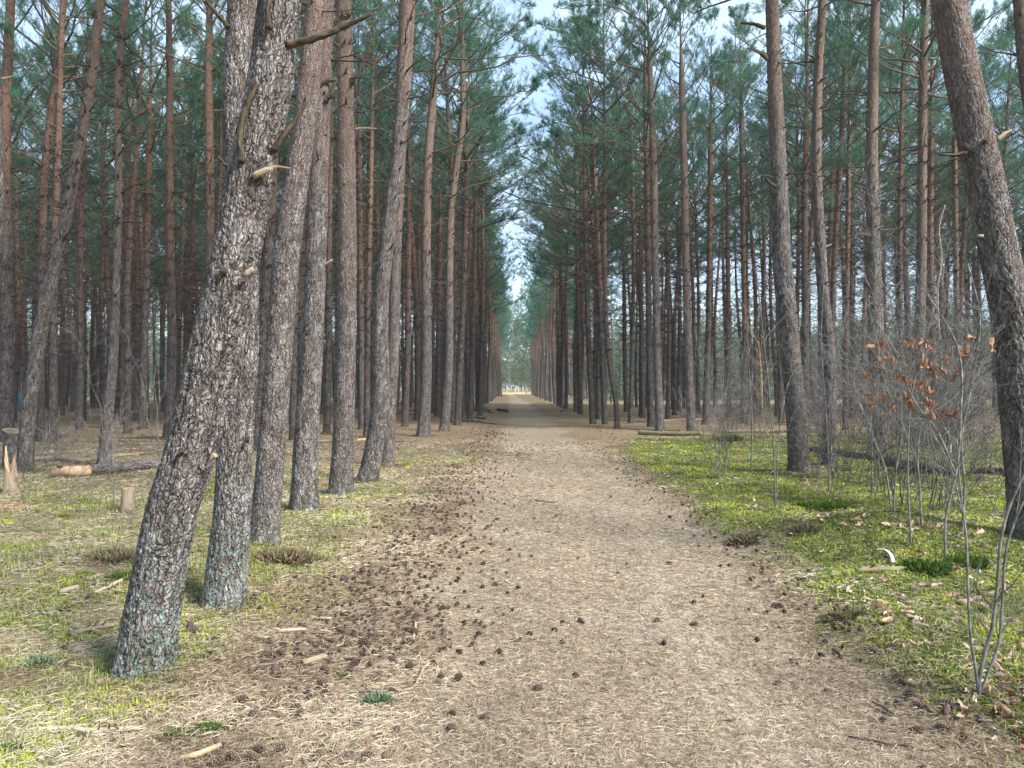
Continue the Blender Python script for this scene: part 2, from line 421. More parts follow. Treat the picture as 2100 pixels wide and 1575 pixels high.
forc = n.ramp(s1, [(.2, (.07, .048, .032)), (.5, (.22, .16, .10)), (.8, (.42, .335, .21))])
forc = n.mix(n.rng(f2, .52, .66, 0., .7), forc, (.075, .05, .035))
c = n.mix(mp_, forc, pathc)
grn = n.mix(f1, (.06, .08, .02), (.20, .23, .055)); grn = n.mix(n.rng(f2, .50, .62, 0., .6), grn, (.17, .125, .08))
dry = n.mix(f1, (.12, .11, .045), (.36, .31, .17)); dry = n.mix(n.rng(f2, .5, .6, 0., .6), dry, (.11, .14, .035))
c = n.mix(n.math('MULTIPLY', mr_, .92), c, grn); c = n.mix(n.math('MULTIPLY', ml_, .75), c, dry)
c = n.mix(mc_, c, (.62, .52, .24))
M_GROUND = n.finish(c, .95, n.bump(n.math('ADD', s1, n.math('MULTIPLY', f2, .8)), .03), .1)

# ------------------------------------------------------------------ ground sheet
def axis_(lo, hi, d0, growth):
    out = [0.]; s = d0
    while out[-1] < hi: out.append(out[-1] + s); s *= growth if out[-1] > 9 else 1.0
    pos = out; out = [0.]; s = d0
    while out[-1] > lo: out.append(out[-1] - s); s *= growth if -out[-1] > 9 else 1.0
    return np.array(sorted(set(pos + out)))
gx = axis_(-900, 900, .06, 1.05)
gy = [-60., -30, -12, -5, -2, 0., 1.]; s = .05
while gy[-1] < 1500:
    gy.append(gy[-1] + s)
    if gy[-1] > 11: s *= 1.03
gy = np.array(gy)
X, Y = np.meshgrid(gx, gy)
x, y = X.ravel(), Y.ravel()
Z = gz(x, y)
idx = np.arange(len(x)).reshape(X.shape)
q = np.stack([idx[:-1, :-1], idx[:-1, 1:], idx[1:, 1:], idx[1:, :-1]], -1).reshape(-1, 4)
ga = Acc()
clr = sst(152, 162, y) * sst(215, 190, y) * sst(9, 5, np.abs(x + 1))
ga.add(np.stack([x, y, Z], 1), [q], path=m_path(x, y) * sst(175, 150, y), right=m_right(x, y), left=m_left(x, y), clearing=clr)
tag(link('ground', ga.mesh('ground', [M_GROUND])), kind='structure')

# ------------------------------------------------------------------ trunk builder
def worley(u, v, nu, seed):
    """periodic in u (nu cells round), returns F2-F1 and a cell random"""
    ui = np.floor(u).astype(int); vi = np.floor(v).astype(int)
    f1 = np.full(u.shape, 9.); f2 = np.full(u.shape, 9.)
    for a in (-1, 0, 1):
        for b in (-1, 0, 1):
            cu, cv = ui + a, vi + b
            hx = TAB[seed % 8][(cu % nu) % 256, cv % 256]; hy = TAB[(seed + 3) % 8][(cu % nu) % 256, (cv + 71) % 256]
            dd = np.hypot(cu + hx - u, cv + hy - v)
            f2 = np.minimum(f2, np.maximum(dd, f1)); f1 = np.minimum(f1, dd)
    return f2 - f1
def resample(pts, rad, step):
    pts = np.asarray(pts, float); rad = np.asarray(rad, float)
    # Catmull-Rom smoothing
    p = np.vstack([2 * pts[0] - pts[1], pts, 2 * pts[-1] - pts[-2]])
    out = []; orad = []
    for i in range(1, len(p) - 2):
        nn = max(2, int(np.linalg.norm(p[i + 1] - p[i]) / step) + 1)
        t = np.linspace(0, 1, nn, endpoint=False)[:, None]
        out.append(.5 * ((2 * p[i]) + (-p[i - 1] + p[i + 1]) * t + (2 * p[i - 1] - 5 * p[i] + 4 * p[i + 1] - p[i + 2]) * t ** 2 + (-p[i - 1] + 3 * p[i] - 3 * p[i + 1] + p[i + 2]) * t ** 3))
        orad.append(rad[i - 1] + (rad[i] - rad[i - 1]) * t[:, 0])
    out.append(p[-2][None]); orad.append([rad[-1]])
    return np.vstack(out), np.concatenate(orad)
def trunk_mesh(name, pts, rad, sides, step, mat, bark=0., seed=0, flare=.28):
    C, r = resample(pts, rad, step)
    K = len(C)
    T = nrm(np.gradient(C, axis=0))
    U = nrm(np.cross(T, np.array([[0., 1, 0]]))); Wv = np.cross(T, U)
    a = np.arange(sides) / sides * 2 * math.pi
    ln = np.concatenate([[0], np.cumsum(np.linalg.norm(np.diff(C, axis=0), axis=1))])
    A, L = np.meshgrid(a, ln)
    rr = np.repeat(r[:, None], sides, 1)
    lob = .5 + .5 * np.cos(A * 5 + seed * 1.7 + .8 * np.sin(A * 2 + seed))
    rr = rr * (1 + flare * np.exp(-L / .10) * (.5 + lob) + .13 * np.exp(-L / .45))
    kx, ky = np.cos(A) * 1.3 + seed * 7.1, np.sin(A) * 1.3
    rr = rr * (1 + .07 * (fbm(kx + 50, ky + L * 1.7 + 9, seed, 3) - .5))
    crack = None
    if bark > 0:
        nu = max(9, int(2 * math.pi * r[0] / .034))
        uw = fbm(np.cos(A) * 3 + 20, np.sin(A) * 3 + L * 9, seed + 1, 3) * .9
        d1 = worley(A / (2 * math.pi) * nu + uw, L / .075 + fbm(np.cos(A) * 4 + 3, np.sin(A) * 4 + L * 12, seed, 2) * 1.2, nu, seed)
        nu2 = nu * 2 + 1
        d2 = worley(A / (2 * math.pi) * nu2, L / .032, nu2, seed + 2)
        hi = sst(ln[-1] * .0 + 5.5, 2.2, L)
        dis = sst(0, .22, d1) * (.45 + .55 * hi) + .35 * sst(0, .3, d2)
        rr = rr + bark * (dis - .7) + bark * .5 * (fbm(np.cos(A) * 12, np.sin(A) * 12 + L * 40, seed, 3) - .5)
        crack = (1 - sst(.0, .16, d1)) * (.35 + .65 * hi)
    V = C[:, None, :] + (U[:, None, :] * np.cos(A)[..., None] + Wv[:, None, :] * np.sin(A)[..., None]) * rr[..., None]
    rest = np.stack([np.cos(A) * r[0] * 1.0, np.sin(A) * r[0] * 1.0, L], -1)
    idx = np.arange(K * sides).reshape(K, sides); nx = np.roll(idx, -1, 1)
    q = np.stack([idx[:-1], nx[:-1], nx[1:], idx[1:]], -1).reshape(-1, 4)
    ac = Acc()
    at_ = dict(rest=rest.reshape(-1, 3))
    if crack is not None: at_['crack'] = crack.ravel()
    ac.add(V.reshape(-1, 3), [q, idx[-1][None]], **at_)
    return ac.mesh(name, [mat]), C, r, ln

# ------------------------------------------------------------------ crowns
def crown_arrays(seed, hgt=9., lmax=2.4, nl=34, nsub=10, nsh=9, nb=9, L=.085, w=.012, K=7):
    rg = np.random.default_rng(seed)
    t = np.sort(rg.random(nl)) ** .9
    t[-3:] = 1.
    z = t * hgt * .97
    az = np.arange(nl) * 2.4 + rg.normal(size=nl) * .5
    el = R(8) + t * R(55) + rg.normal(size=nl) * R(10)
    prof = (np.sin(np.clip(t * .8 + .22, 0, 1) * math.pi)) ** .7 * (.65 + .5 * rg.random(nl))
    ln = lmax * np.maximum(prof, .25)
    d = np.stack([np.cos(az) * np.cos(el), np.sin(az) * np.cos(el), np.sin(el)], 1)
    st = np.stack([0 * z, 0 * z, z], 1)
    LP = curves(st, d, ln, K, .18, .22, .03, rg)
    r0 = .008 + .011 * ln
    LR = r0[:, None] * np.linspace(1, .22, K)[None]
    return LP, LR, subs_arrays(LP, rg, nsub, nsh, nb, L, w)
def subs_arrays(LP, rg, nsub, nsh, nb, L, w, smin=.28, slen=.42):
    nl, K, _ = LP.shape
    ln = np.linalg.norm(LP[:, -1] - LP[:, 0], axis=1)
    s = smin + (1 - smin) * rg.random((nl, nsub)) ** .8
    s[:, 0] = .97
    k = np.clip((s * (K - 1)).astype(int), 0, K - 2); f = s * (K - 1) - k
    ii = np.arange(nl)[:, None]
    A, B = LP[ii, k], LP[ii, k + 1]
    p0 = A + (B - A) * f[..., None]; dl = nrm(B - A)
    side = np.cross(dl, np.array([0, 0, 1.])); sg = np.sign(rg.random((nl, nsub)) - .5)[..., None]
    ang = R(25) + R(45) * rg.random((nl, nsub, 1))
    d = nrm(dl * np.cos(ang) + nrm(side) * sg * np.sin(ang) + np.array([0, 0, 1.]) * (.1 + .55 * rg.random((nl, nsub, 1))))
    l2 = (ln[:, None] * slen * (1.25 - s) * (.5 + .9 * rg.random((nl, nsub))) + .12).ravel()
    SP = curves(p0.reshape(-1, 3), d.reshape(-1, 3), l2, 4, .2, .2, .05, rg)
    SR = np.full((len(SP), 1), .007) * np.array([[1, .8, .55, .3]])
    m = rg.random((len(SP), nsh)) ** .75; m[:, 0] = 1.
    m = .25 + .75 * m
    k = np.clip((m * 3).astype(int), 0, 2); f = m * 3 - k; ii = np.arange(len(SP))[:, None]
    A, B = SP[ii, k], SP[ii, k + 1]
    p = (A + (B - A) * f[..., None]).reshape(-1, 3); dd = nrm(B - A).reshape(-1, 3)
    dd = nrm(dd + rg.normal(size=dd.shape) * .45 + np.array([0, 0, .35]))
    p = p + rg.normal(size=p.shape) * .035
    sh = shoots(p, dd, nb, L, w, .11, rg)
    return SP, SR, sh
def crown_meshes(name, seed, **kw):
    LP, LR, (SP, SR, sh) = crown_arrays(seed, **kw)
    a = Acc(); V, q, rest = tubes(LP, LR, 5); a.add(V, q, rest=rest); V, q, rest = tubes(SP, SR, 3); a.add(V, q, rest=rest)
    b = Acc(); b.add(sh[0], sh[1], tint=sh[2])
    return a.mesh(name + '_limbs', [M_LIMB]), b.mesh(name + '_needles', [M_NEEDLE], False)
CROWNS = [crown_meshes('crown%d' % i, 100 + i, hgt=8.5 + .6 * (i % 3), lmax=2.1 + .35 * (i % 4), nl=33, nsub=11, nsh=11, nb=9, L=.088, w=.0105) for i in range(7)]

def dead_twigs_mesh(name, C, ln, r, z0, z1, n, seed, lmin=.15, lmax=1.5, mat=None, rad=.011):
    rg = np.random.default_rng(seed)
    nw = max(3, int((z1 - z0) / .42))
    wz = z0 + (z1 - z0) * (np.arange(nw) + .5) / nw + rg.normal(size=nw) * .05
    z = wz[rg.integers(0, nw, n)] + rg.normal(size=n) * .03
    z = np.clip(z, z0 * .8, z1)
    p = np.stack([np.interp(z, ln, C[:, i]) for i in range(3)], 1); rr = np.interp(z, ln, r)
    az = rg.random(n) * 6.283; el = R(12) + rg.normal(size=n) * R(22)
    d = np.stack([np.cos(az) * np.cos(el), np.sin(az) * np.cos(el), np.sin(el)], 1)
    grow = (z - z0) / max(z1 - z0, .1)
    L = lmin + (lmax - lmin) * rg.random(n) ** 2 * (.25 + .75 * grow) + rr
    PP = curves(p + d * (rr * .7)[:, None], d, L, 5, .25, .05, .04, rg)
    RR = (rad * (.6 + .8 * rg.random(n)) * (.6 + .5 * L))[:, None] * np.array([[1.5, 1., .8, .55, .25]])
    a = Acc(); V, q, rest = tubes(PP, RR, 3); a.add(V, q, rest=rest)
    m = int(n * 1.3); z = np.clip(wz[rg.integers(0, nw, m)] + rg.normal(size=m) * .025, z0 * .6, z1); p = np.stack([np.interp(z, ln, C[:, i]) for i in range(3)], 1); r2 = np.interp(z, ln, r)
    az = rg.random(m) * 6.283; d2 = np.stack([np.cos(az), np.sin(az), .3 + .5 * rg.random(m)], 1); d2 = nrm(d2)
    Q = curves(p + d2 * (r2 * .8)[:, None], d2, r2 * .3 + .03 + .09 * rg.random(m) ** 2, 3, .2, 0, .03, rg)
    V, q, rest = tubes(Q, (.012 + .010 * rg.random(m))[:, None] * np.array([[1.5, 1., .6]]), 4); a.add(V, q, rest=rest)
    # fine side twigs on the long ones
    big = np.where(L > .45)[0]
    if len(big):
        st = PP[big][:, 2:4].reshape(-1, 3); dd = nrm(np.repeat(d[big], 2, 0) + rg.normal(size=(len(st), 3)) * .6)
        Q = curves(st, dd, .15 + .4 * rg.random(len(st)), 3, .2, 0, .04, rg)
        V, q, rest = tubes(Q, np.full((len(st), 1), rad * .5) * np.array([[1, .7, .3]]), 3); a.add(V, q, rest=rest)
    return a.mesh(name, [mat or M_TWIG])

def build_pine(pts, rad, label, group, mat, crown=0, h_crown=8.2, sides=14, step=.35, bark=0., seed=0, twigs=60, tz=(2.6, 8.), stubs=(), limbs=(), csc=1., top=16.5, flare=.28, cat='pine tree', rnd_stub=0):
    base = np.array(pts[0], float)
    pts = [np.array(p, float) - base for p in pts]; rad = list(rad)
    pts[0] = pts[0] - np.array([0, 0, .06])
    # keep what stands below the crown base, then a straight leader
    while len(pts) > 2 and pts[-1][2] > h_crown + 5.: pts.pop(); rad.pop()
    d = pts[-1] - pts[-2]; d = d / np.linalg.norm(d)
    while pts[-1][2] < top - 1:
        d = nrm(d * .93 + np.array([0, 0, 1.]) * .07 if d[2] < .995 else d)
        st_ = min(2.2, top - pts[-1][2] + .05)
        pts.append(pts[-1] + d * st_)
        zf = (top - pts[-1][2]) / top
        rad.append(max(.02, min(rad[-1] * .97, rad[0] * (zf * 1.05 + .04))))
    root = thing('pine_tree', base, label, cat, group)
    me, C, r, ln = trunk_mesh('trunk', pts, rad, sides, step, mat, bark, seed, flare)
    link('trunk', me, root)
    # crown
    zc = min(h_crown, top - 6)
    i0 = int(np.argmin(np.abs(C[:, 2] - zc))); p0 = C[i0]; p1 = C[-1]
    lm, nm = CROWNS[crown % len(CROWNS)]
    ax = Vector(p1 - p0); s = ax.length / 8.9
    rot = ax.normalized().to_track_quat('Z', 'Y') @ Vector((0, 0, 1)).rotation_difference(Vector((math.sin(0), 0, 1)))
    rq = rot.to_matrix() @ Matrix.Rotation(seed * 1.3, 3, 'Z')
    for nm_, m_ in (('limbs', lm), ('crown', nm)):
        o = link(nm_, m_, root, Vector(p0)); o.rotation_euler = rq.to_euler(); o.scale = (s * csc, s * csc, s)
    if twigs:
        tag(link('dead_twigs', dead_twigs_mesh('dead_twigs', C, ln, r, tz[0], tz[1], int(twigs * 1.5), seed + 900), root), kind='stuff')
    for (bp, br, bm) in stubs:
        b = np.array(bp) - base
        B, br2 = resample(b, br, .02)
        br2 = br2 * (1 + .25 * (fbm(np.arange(len(B)) * .4, np.full(len(B), seed * 3.), seed, 2) - .5))
        B = B + (np.random.default_rng(int(abs(b[0, 0]) * 1e4) % 9999).normal(size=B.shape)) * br2[:, None] * .10
        V, q, rest = tubes(B[None], br2[None], 10, cap=True); V = V + np.random.default_rng(5).normal(size=V.shape) * .0012
        a = Acc(); a.add(V, q, rest=rest); link('branch_stub', a.mesh('branch_stub', [bm]), root)
    if rnd_stub:
        rg = np.random.default_rng(seed + 77)
        for _ in range(rnd_stub):
            z = rg.uniform(1.2, 5.5); p = np.array([np.interp(z, ln, C[:, i]) for i in range(3)]); rr = np.interp(z, ln, r)
            az = rg.uniform(math.pi, 2 * math.pi) if rg.random() < .75 else rg.uniform(0, 6.28)
            dd = np.array([math.cos(az), math.sin(az), rg.uniform(-.1, .6)]); dd /= np.linalg.norm(dd)
            L = rg.uniform(.05, .2); pp = curves((p + dd * rr * .8)[None], dd[None], [L + rr * .2], 6, .2, .1, .02, rg)[0]
            k = rg.uniform(.008, .016); V, q, rest = tubes(pp[None], (k * np.array([1.5, 1.1, 1, .9, .75, .35]))[None], 8, cap=True)
            a = Acc(); a.add(V, q, rest=rest); link('branch_stub', a.mesh('branch_stub', [M_PEEL if rg.random() < .4 else M_STUB]), root)
    for (bp, r0, dens) in limbs:
        rg = np.random.default_rng(seed + 300)
        B, _ = resample(np.array(bp) - base, np.ones(len(bp)), .35)
        t = np.linspace(0, 1, 9); k = t * (len(B) - 1)
        Bp = np.stack([np.interp(k, np.arange(len(B)), B[:, i]) for i in range(3)], 1)
        Bp[1:] += rg.normal(size=(8, 3)) * .03
        LR = (r0 * np.linspace(1, .25, 9))[None]
        SP, SR, sh = subs_arrays(Bp[None], rg, dens, 14, 10, .085, .012, .35, .28)
        a = Acc(); V, q, rest = tubes(Bp[None], LR, 7); a.add(V, q, rest=rest); V, q, rest = tubes(SP, SR, 3); a.add(V, q, rest=rest)
        link('bough', a.mesh('bough', [M_LIMB]), root)
        b = Acc(); b.add(sh[0], sh[1], tint=sh[2]); link('needle_spray', b.mesh('needle_spray', [M_NEEDLE], False), root)
    return root

N_PINE = 0
BASES = []; BR = []
def traced(px, wd, label, group=None, mat=None, Y=None, **kw):
    """pine traced along its centre line in the photo (px,py pairs), stands at its own ground distance"""
    global N_PINE
    b = P(*px[0]); Yb = b[1] if Y is None else Y
    if Y is not None:
        b = at(px[0][0], px[0][1], Y); b[2] = float(gz(b[0], b[1]))
    pts = [b] + [at(x, y, Yb) for x, y in px[1:]]
    ws = np.interp(np.linspace(0, 1, len(px)), np.linspace(0, 1, len(wd)), wd)
    rad = [w / F * Yb / 2 for w in ws]
    N_PINE += 1; BASES.append((b[0], b[1])); BR.append(rad[0])
    kw.setdefault('seed', N_PINE); kw.setdefault('crown', N_PINE)
    r = build_pine(pts, rad, label, group, mat or M_BARK_ROW, **kw)
    return r, Yb
def stub(Yb, px, wpx, mat=M_STUB):
    return ([at(x, y, Yb) for x, y in px], [w / F * Yb / 2 for w in wpx], mat)

D1 = P(292, 1374)[1]
t1s = [stub(D1 - .13, [(497, 332), (492, 290), (497, 245), (512, 205), (528, 168)], [17, 13, 12, 11, 7]),
       stub(D1 - .10, [(512, 212), (523, 214)], [8, 5]),
       stub(D1 - .05, [(560, 308), (585, 275), (605, 245), (629, 206)], [15, 12, 10, 6]),
       stub(D1 - .06, [(588, 92), (625, 84), (660, 74), (705, 55), (762, 28)], [20, 14, 13, 12, 6]),
       stub(D1 - .15, [(553, 58), (549, 30), (552, 4), (556, -30)], [16, 11, 10, 9]),
       stub(D1 - .12, [(520, 362), (545, 350), (560, 348)], [16, 12, 5], M_PEEL),
       stub(D1 - .10, [(535, 352), (565, 343), (596, 345)], [9, 6, 2], M_PEEL),
       stub(D1 - .14, [(443, 938), (436, 930)], [12, 7], M_PEEL),
       stub(D1 - .16, [(374, 932), (368, 926)], [16, 14]),
       stub(D1 - .14, [(455, 560), (463, 549)], [16, 14]),
       stub(D1 - .13, [(503, 565), (512, 556), (520, 552)], [14, 12, 8], M_PEEL),
       stub(D1 - .13, [(470, 708), (478, 700)], [16, 12])]
traced([(292, 1374), (322, 1200), (353, 1048), (392, 925), (438, 725), (484, 525), (515, 350), (552, 175), (574, 0)],
       [104, 98, 96, 97, 94, 90, 87, 86, 84], 'big leaning pine nearest on the left with turquoise lichen at its foot', mat=M_BARK_NEAR,
       sides=150, step=.011, bark=.009, stubs=t1s, twigs=14, tz=(5, 8), flare=.10)
D2 = P(460, 1240)[1]
traced([(458, 1240), (470, 1120), (477, 1048), (482, 925), (496, 725), (496, 525), (492, 350), (489, 175), (497, 0)],
       [74, 72, 70, 67, 63, 60, 58, 57, 56], 'straight grey pine right behind the big leaning one', mat=M_BARK_NEAR,
       sides=130, step=.012, bark=.009, twigs=14, tz=(5, 8), flare=.22,
       stubs=[stub(D2 - .12, [(468, 55), (445, 28), (422, 2)], [11, 9, 7]), stub(D2 - .1, [(464, 340), (448, 322)], [8, 5]), stub(D2 - .12, [(505, 905), (512, 896)], [10, 6])])
D3 = P(540, 1112)[1]
traced([(540, 1112), (546, 1048), (556, 925), (572, 725), (587, 525), (611, 350), (633, 175), (650, 0)],
       [56, 54, 53, 52, 52, 48, 44, 40], 'dark barked pine third from the camera in the left row', mat=M_BARK_GREY, sides=110, step=.015, bark=.006, twigs=16, tz=(5, 8.5), rnd_stub=5)
D4 = P(625, 1045)[1]
traced([(624, 1046), (627, 925), (640, 725), (649, 525), (655, 350), (662, 175), (668, 0)],
       [52, 48, 41, 39, 37, 35, 34], 'straight grey pine fourth from the camera in the left row', mat=M_BARK_GREY, sides=96, step=.018, bark=.010, twigs=18, tz=(5, 8.5), rnd_stub=3,
       stubs=[stub(D4 - .12, [(668, 210), (680, 190), (690, 165)], [9, 8, 4]), stub(D4 - .12, [(655, 178), (668, 168), (692, 163)], [10, 8, 5]), stub(D4 - .1, [(640, 285), (655, 280), (672, 275)], [9, 7, 3])])
D5 = P(698, 1014)[1]
traced([(698, 1014), (703, 925), (709, 725), (712, 525), (711, 350), (708, 175), (704, 0)],
       [46, 42, 38, 37, 36, 34, 33], 'upright pale grey pine fifth in the left row', mat=M_BARK_GREY, sides=90, step=.02, bark=.010, twigs=20, tz=(5, 8.5), rnd_stub=4,
       stubs=[stub(D5 - .1, [(722, 172), (738, 145), (757, 110), (776, 84)], [8, 7, 6, 3]), stub(D5 - .1, [(700, 38), (718, 28)], [14, 9]), stub(D5, [(728, 265), (748, 263), (772, 264)], [5, 4, 2], M_PEEL)])
traced([(752, 988), (766, 925), (780, 825), (781, 725), (781, 640), (790, 525), (818, 300), (827, 175), (836, 0)],
       [38, 36, 36, 32, 30, 29, 29, 31, 33], 'pine with a crooked stem and orange top bending right in the left row', mat=M_BARK_ROW, sides=80, step=.025, bark=.009, twigs=26, tz=(4.5, 8.8), rnd_stub=4, h_crown=8.8)
traced([(794, 957), (800, 825), (807, 725), (812, 525), (821, 350), (830, 175), (840, 0)],
       [27, 25, 23, 21, 19, 18, 17], 'grey pine hidden half behind the crooked stem', mat=M_BARK_ROW, sides=60, step=.03, bark=.008, twigs=40, tz=(4, 9))
D8 = P(868, 895)[1]
traced([(868, 895), (873, 800), (875, 725), (874, 525), (877, 350), (888, 200), (893, 0)],
       [26, 23, 21, 19, 18, 16, 13], 'pine with a flared foot and a long bough over the path', mat=M_BARK_ROW, sides=48, step=.05, bark=.007, twigs=70, tz=(3.5, 9.), h_crown=8.6, csc=1.3,
       limbs=[([at(891, 172, D8), at(935, 150, D8), at(1000, 140, D8 - .3), at(1060, 120, D8 - .6), at(1120, 108, D8 - .8)], .045, 24),
              ([at(893, 80, D8), at(950, 32, D8 + .2), at(1020, 60, D8), at(1085, 95, D8)], .035, 22),
              ([at(893, 30, D8), at(960, -10, D8 - .3), at(1020, -20, D8 - .6), at(1075, 5, D8 - .8)], .035, 20)])
D9 = P(911, 884)[1]
traced([(911, 884), (917, 800), (921, 725), (922, 525), (926, 430), (936, 340), (949, 250), (949, 150), (951, 0)],
       [20, 18, 17, 16, 15, 14, 12, 11, 9], 'pine whose upper stem kinks to the right beside the path', mat=M_BARK_ROW, sides=36, step=.06, bark=.006, twigs=80, tz=(3.2, 9), h_crown=9, csc=1.35,
       limbs=[([at(951, 224, D9), at(990, 208, D9), at(1040, 195, D9 - .3), at(1100, 180, D9 - .5)], .035, 22),
              ([at(922, 400, D9), at(980, 380, D9), at(1060, 362, D9), at(1130, 345, D9)], .03, 18),
              ([at(949, 150, D9), at(990, 120, D9), at(1040, 70, D9 - .3), at(1085, 55, D9 - .5)], .035, 22),
              ([at(940, 310, D9), at(990, 270, D9), at(1035, 262, D9 - .3), at(1075, 280, D9 - .5)], .03, 20)])
LEFTROW = [((938, 872), 14, (958, 300)), ((963, 862), 12, (975, 350)), ((984, 852), 10, (990, 420))]
for i, (b, w, t) in enumerate(LEFTROW):
    traced([b, ((b[0] + t[0]) / 2 + 3, (b[1] + t[1]) / 2), t], [w, w * .8, w * .6], ['pine beside the path just past the kinked stem', 'slimmer pine next along the left edge of the path', 'third slim pine along the left path edge past the kinked stem'][i],
           mat=M_BARK_STAND, sides=20, step=.2, twigs=80, tz=(2.8, 9), csc=1.45)
# left side
traced([(-74, 1010), (-34, 600), (-16, 400), (-22, 100)], [52, 44, 40, 38], 'grey trunk cut off by the left border of the picture', mat=M_BARK_ROW, Y=9., sides=70, step=.03, bark=.009, twigs=6, tz=(5, 8), rnd_stub=2)
traced([(50, 968), (58, 850), (76, 725), (99, 600), (122, 510), (153, 350), (185, 175), (206, 0)], [29, 27, 26, 25, 24, 22, 19, 17], 'leaning pine on the far left sloping up to the right', mat=M_BARK_ROW, sides=56, step=.035, bark=.008, twigs=50, tz=(3.6, 8.5))
traced([(212, 955), (221, 850), (233, 725), (240, 525), (243, 350), (241, 175), (258, 0)], [24, 20, 17, 15, 14, 13, 12], 'slender wavy pine with pale upper bark behind the peeled log', mat=M_BARK_ROW, sides=44, step=.04, bark=.007, twigs=55, tz=(3.2, 8.5))
LEFTS = [([(12, 908), (14, 725), (14, 525), (10, 300), (22, 0)], 30, 'thick orange barked pine at the far left edge'),
         ([(80, 905), (82, 725), (86, 525), (92, 350), (112, 175), (132, 0)], 20, 'pine bending right between the left edge and the leaning pine'),
         ([(345, 900), (352, 725), (350, 525), (348, 350), (348, 175), (346, 0)], 20, 'upright reddish pine left of the big leaning trunk'),
         ([(426, 908), (428, 725), (430, 525), (430, 350), (428, 175), (430, 0)], 23, 'pinkish pine whose upper stem shows left of the big trunk'),
         ([(527, 925), (538, 725), (550, 525), (560, 350), (566, 175), (575, 0)], 24, 'orange barked pine seen between the second and third trunks'),
         ([(108, 908), (110, 725), (112, 525), (120, 300), (128, 0)], 17, 'dark narrow pine right of the leaning pine on the left'),
         ([(163, 884), (165, 700), (166, 500), (172, 300), (176, 0)], 14, 'dark pine with knotted whorls left of the wavy pine'),
         ([(252, 872), (255, 700), (258, 500), (262, 300), (268, 0)], 16, 'dark pine standing just behind the wavy slender one'),
         ([(292, 880), (296, 700), (302, 500), (306, 300), (312, 60)], 17, 'brown pine between the wavy pine and the reddish one'),
         ([(742, 880), (741, 700), (739, 500), (737, 300), (735, 0)], 14, 'orange stem close behind the pale grey fifth pine'),
         ([(752, 897), (754, 700), (758, 500), (762, 300), (768, 0)], 13, 'thin grey pine left of the crooked stem'),
         ([(830, 875), (836, 725), (838, 525), (838, 300), (842, 60)], 14, 'thin orange pine in the gap right of the crooked stem'),
         ([(897, 854), (899, 700), (902, 500), (905, 300), (910, 40)], 13, 'dark pine between the flared foot and the kinked pine'),
         ([(600, 905), (604, 700), (610, 480), (618, 240)], 14, 'dark stem showing between the third and fourth trunks'),
         ([(670, 890), (674, 700), (676, 480), (680, 240)], 14, 'dark stem showing between the fourth and fifth trunks')]
for px, w, lab in LEFTS:
    traced(px, [w, w * .85, w * .78, w * .7, w * .55], lab, mat=M_BARK_STAND, sides=28, step=.09, bark=.005, twigs=80, tz=(2.2, 8.5))
# right side
D_ = P(1640, 970)[1]
traced([(1640, 970), (1633, 850), (1621, 725), (1612, 625), (1603, 525), (1597, 350), (1589, 175), (1583, 0)], [40, 39, 38, 38, 37, 33, 29, 26], 'tall reddish pine nearest on the right, bulging below the middle', mat=M_BARK_ROW,
       sides=84, step=.025, bark=.010, twigs=12, tz=(5, 8.5), rnd_stub=3,
       stubs=[stub(D_ - .1, [(1568, 57), (1545, 49), (1519, 47)], [10, 7, 4], M_STUB), stub(D_ - .1, [(1574, 122), (1558, 108), (1534, 98)], [9, 7, 3], M_STUB), stub(D_ - .15, [(1592, 384), (1580, 376), (1572, 368)], [8, 7, 5], M_STUB)])
traced([(1700, 957), (1702, 850), (1701, 725), (1691, 625), (1683, 525), (1675, 350), (1677, 175), (1687, 0)], [27, 24, 22, 22, 22, 20, 18, 16], 'grey curved pine right of the nearest right hand pine', mat=M_BARK_ROW, sides=56, step=.035, bark=.009, twigs=24, tz=(4, 8.5), rnd_stub=3)
traced([(1800, 925), (1797, 725), (1792, 525), (1788, 350), (1790, 175), (1795, 0)], [34, 31, 27, 24, 21, 17], 'thick straight pine behind the brown oak leaves', mat=M_BARK_ROW, sides=56, step=.04, bark=.009, twigs=40, tz=(3.5, 8.5), rnd_stub=4)
traced([(1880, 920), (1884, 725), (1890, 525), (1891, 350), (1893, 175), (1897, 0)], [25, 22, 19, 18, 16, 14], 'pale barked straight pine left of the big right hand trunk', mat=M_BARK_ROW, sides=44, step=.05, bark=.008, twigs=40, tz=(3.5, 8.5))
D8r = P(2120, 1110)[1]
traced([(2125, 1112), (2112, 1000), (2104, 925), (2094, 825), (2083, 725), (2070, 625), (2050, 525), (2015, 350), (1978, 175), (1945, 0)], [84, 80, 78, 75, 73, 70, 69, 68, 64, 62],
       'big dark pine at the right edge leaning left', mat=M_BARK_GREY, sides=130, step=.015, bark=.010, twigs=8, tz=(5, 8),
       stubs=[stub(D8r - .1, [(1982, 314), (1955, 318), (1924, 317)], [10, 7, 4], M_STUB), stub(D8r, [(2045, 288), (2058, 276), (2074, 267)], [10, 8, 4], M_PEEL),
              stub(D8r - .2, [(2022, 292), (2018, 286)], [15, 12]), stub(D8r - .2, [(1983, 303), (1976, 298)], [15, 12]), stub(D8r - .22, [(2016, 484), (2005, 484)], [8, 6], M_PEEL), stub(D8r - .2, [(1990, 220), (1984, 214)], [12, 9])])
traced([(2230, 1010), (2190, 700), (2150, 400), (2108, 175), (2092, 0)], [38, 34, 31, 28, 26], 'reddish pine whose top shows in the upper right corner', mat=M_BARK_ROW, Y=11., sides=60, step=.035, bark=.010, twigs=14, tz=(5, 8))
D10 = P(1354, 884)[1]
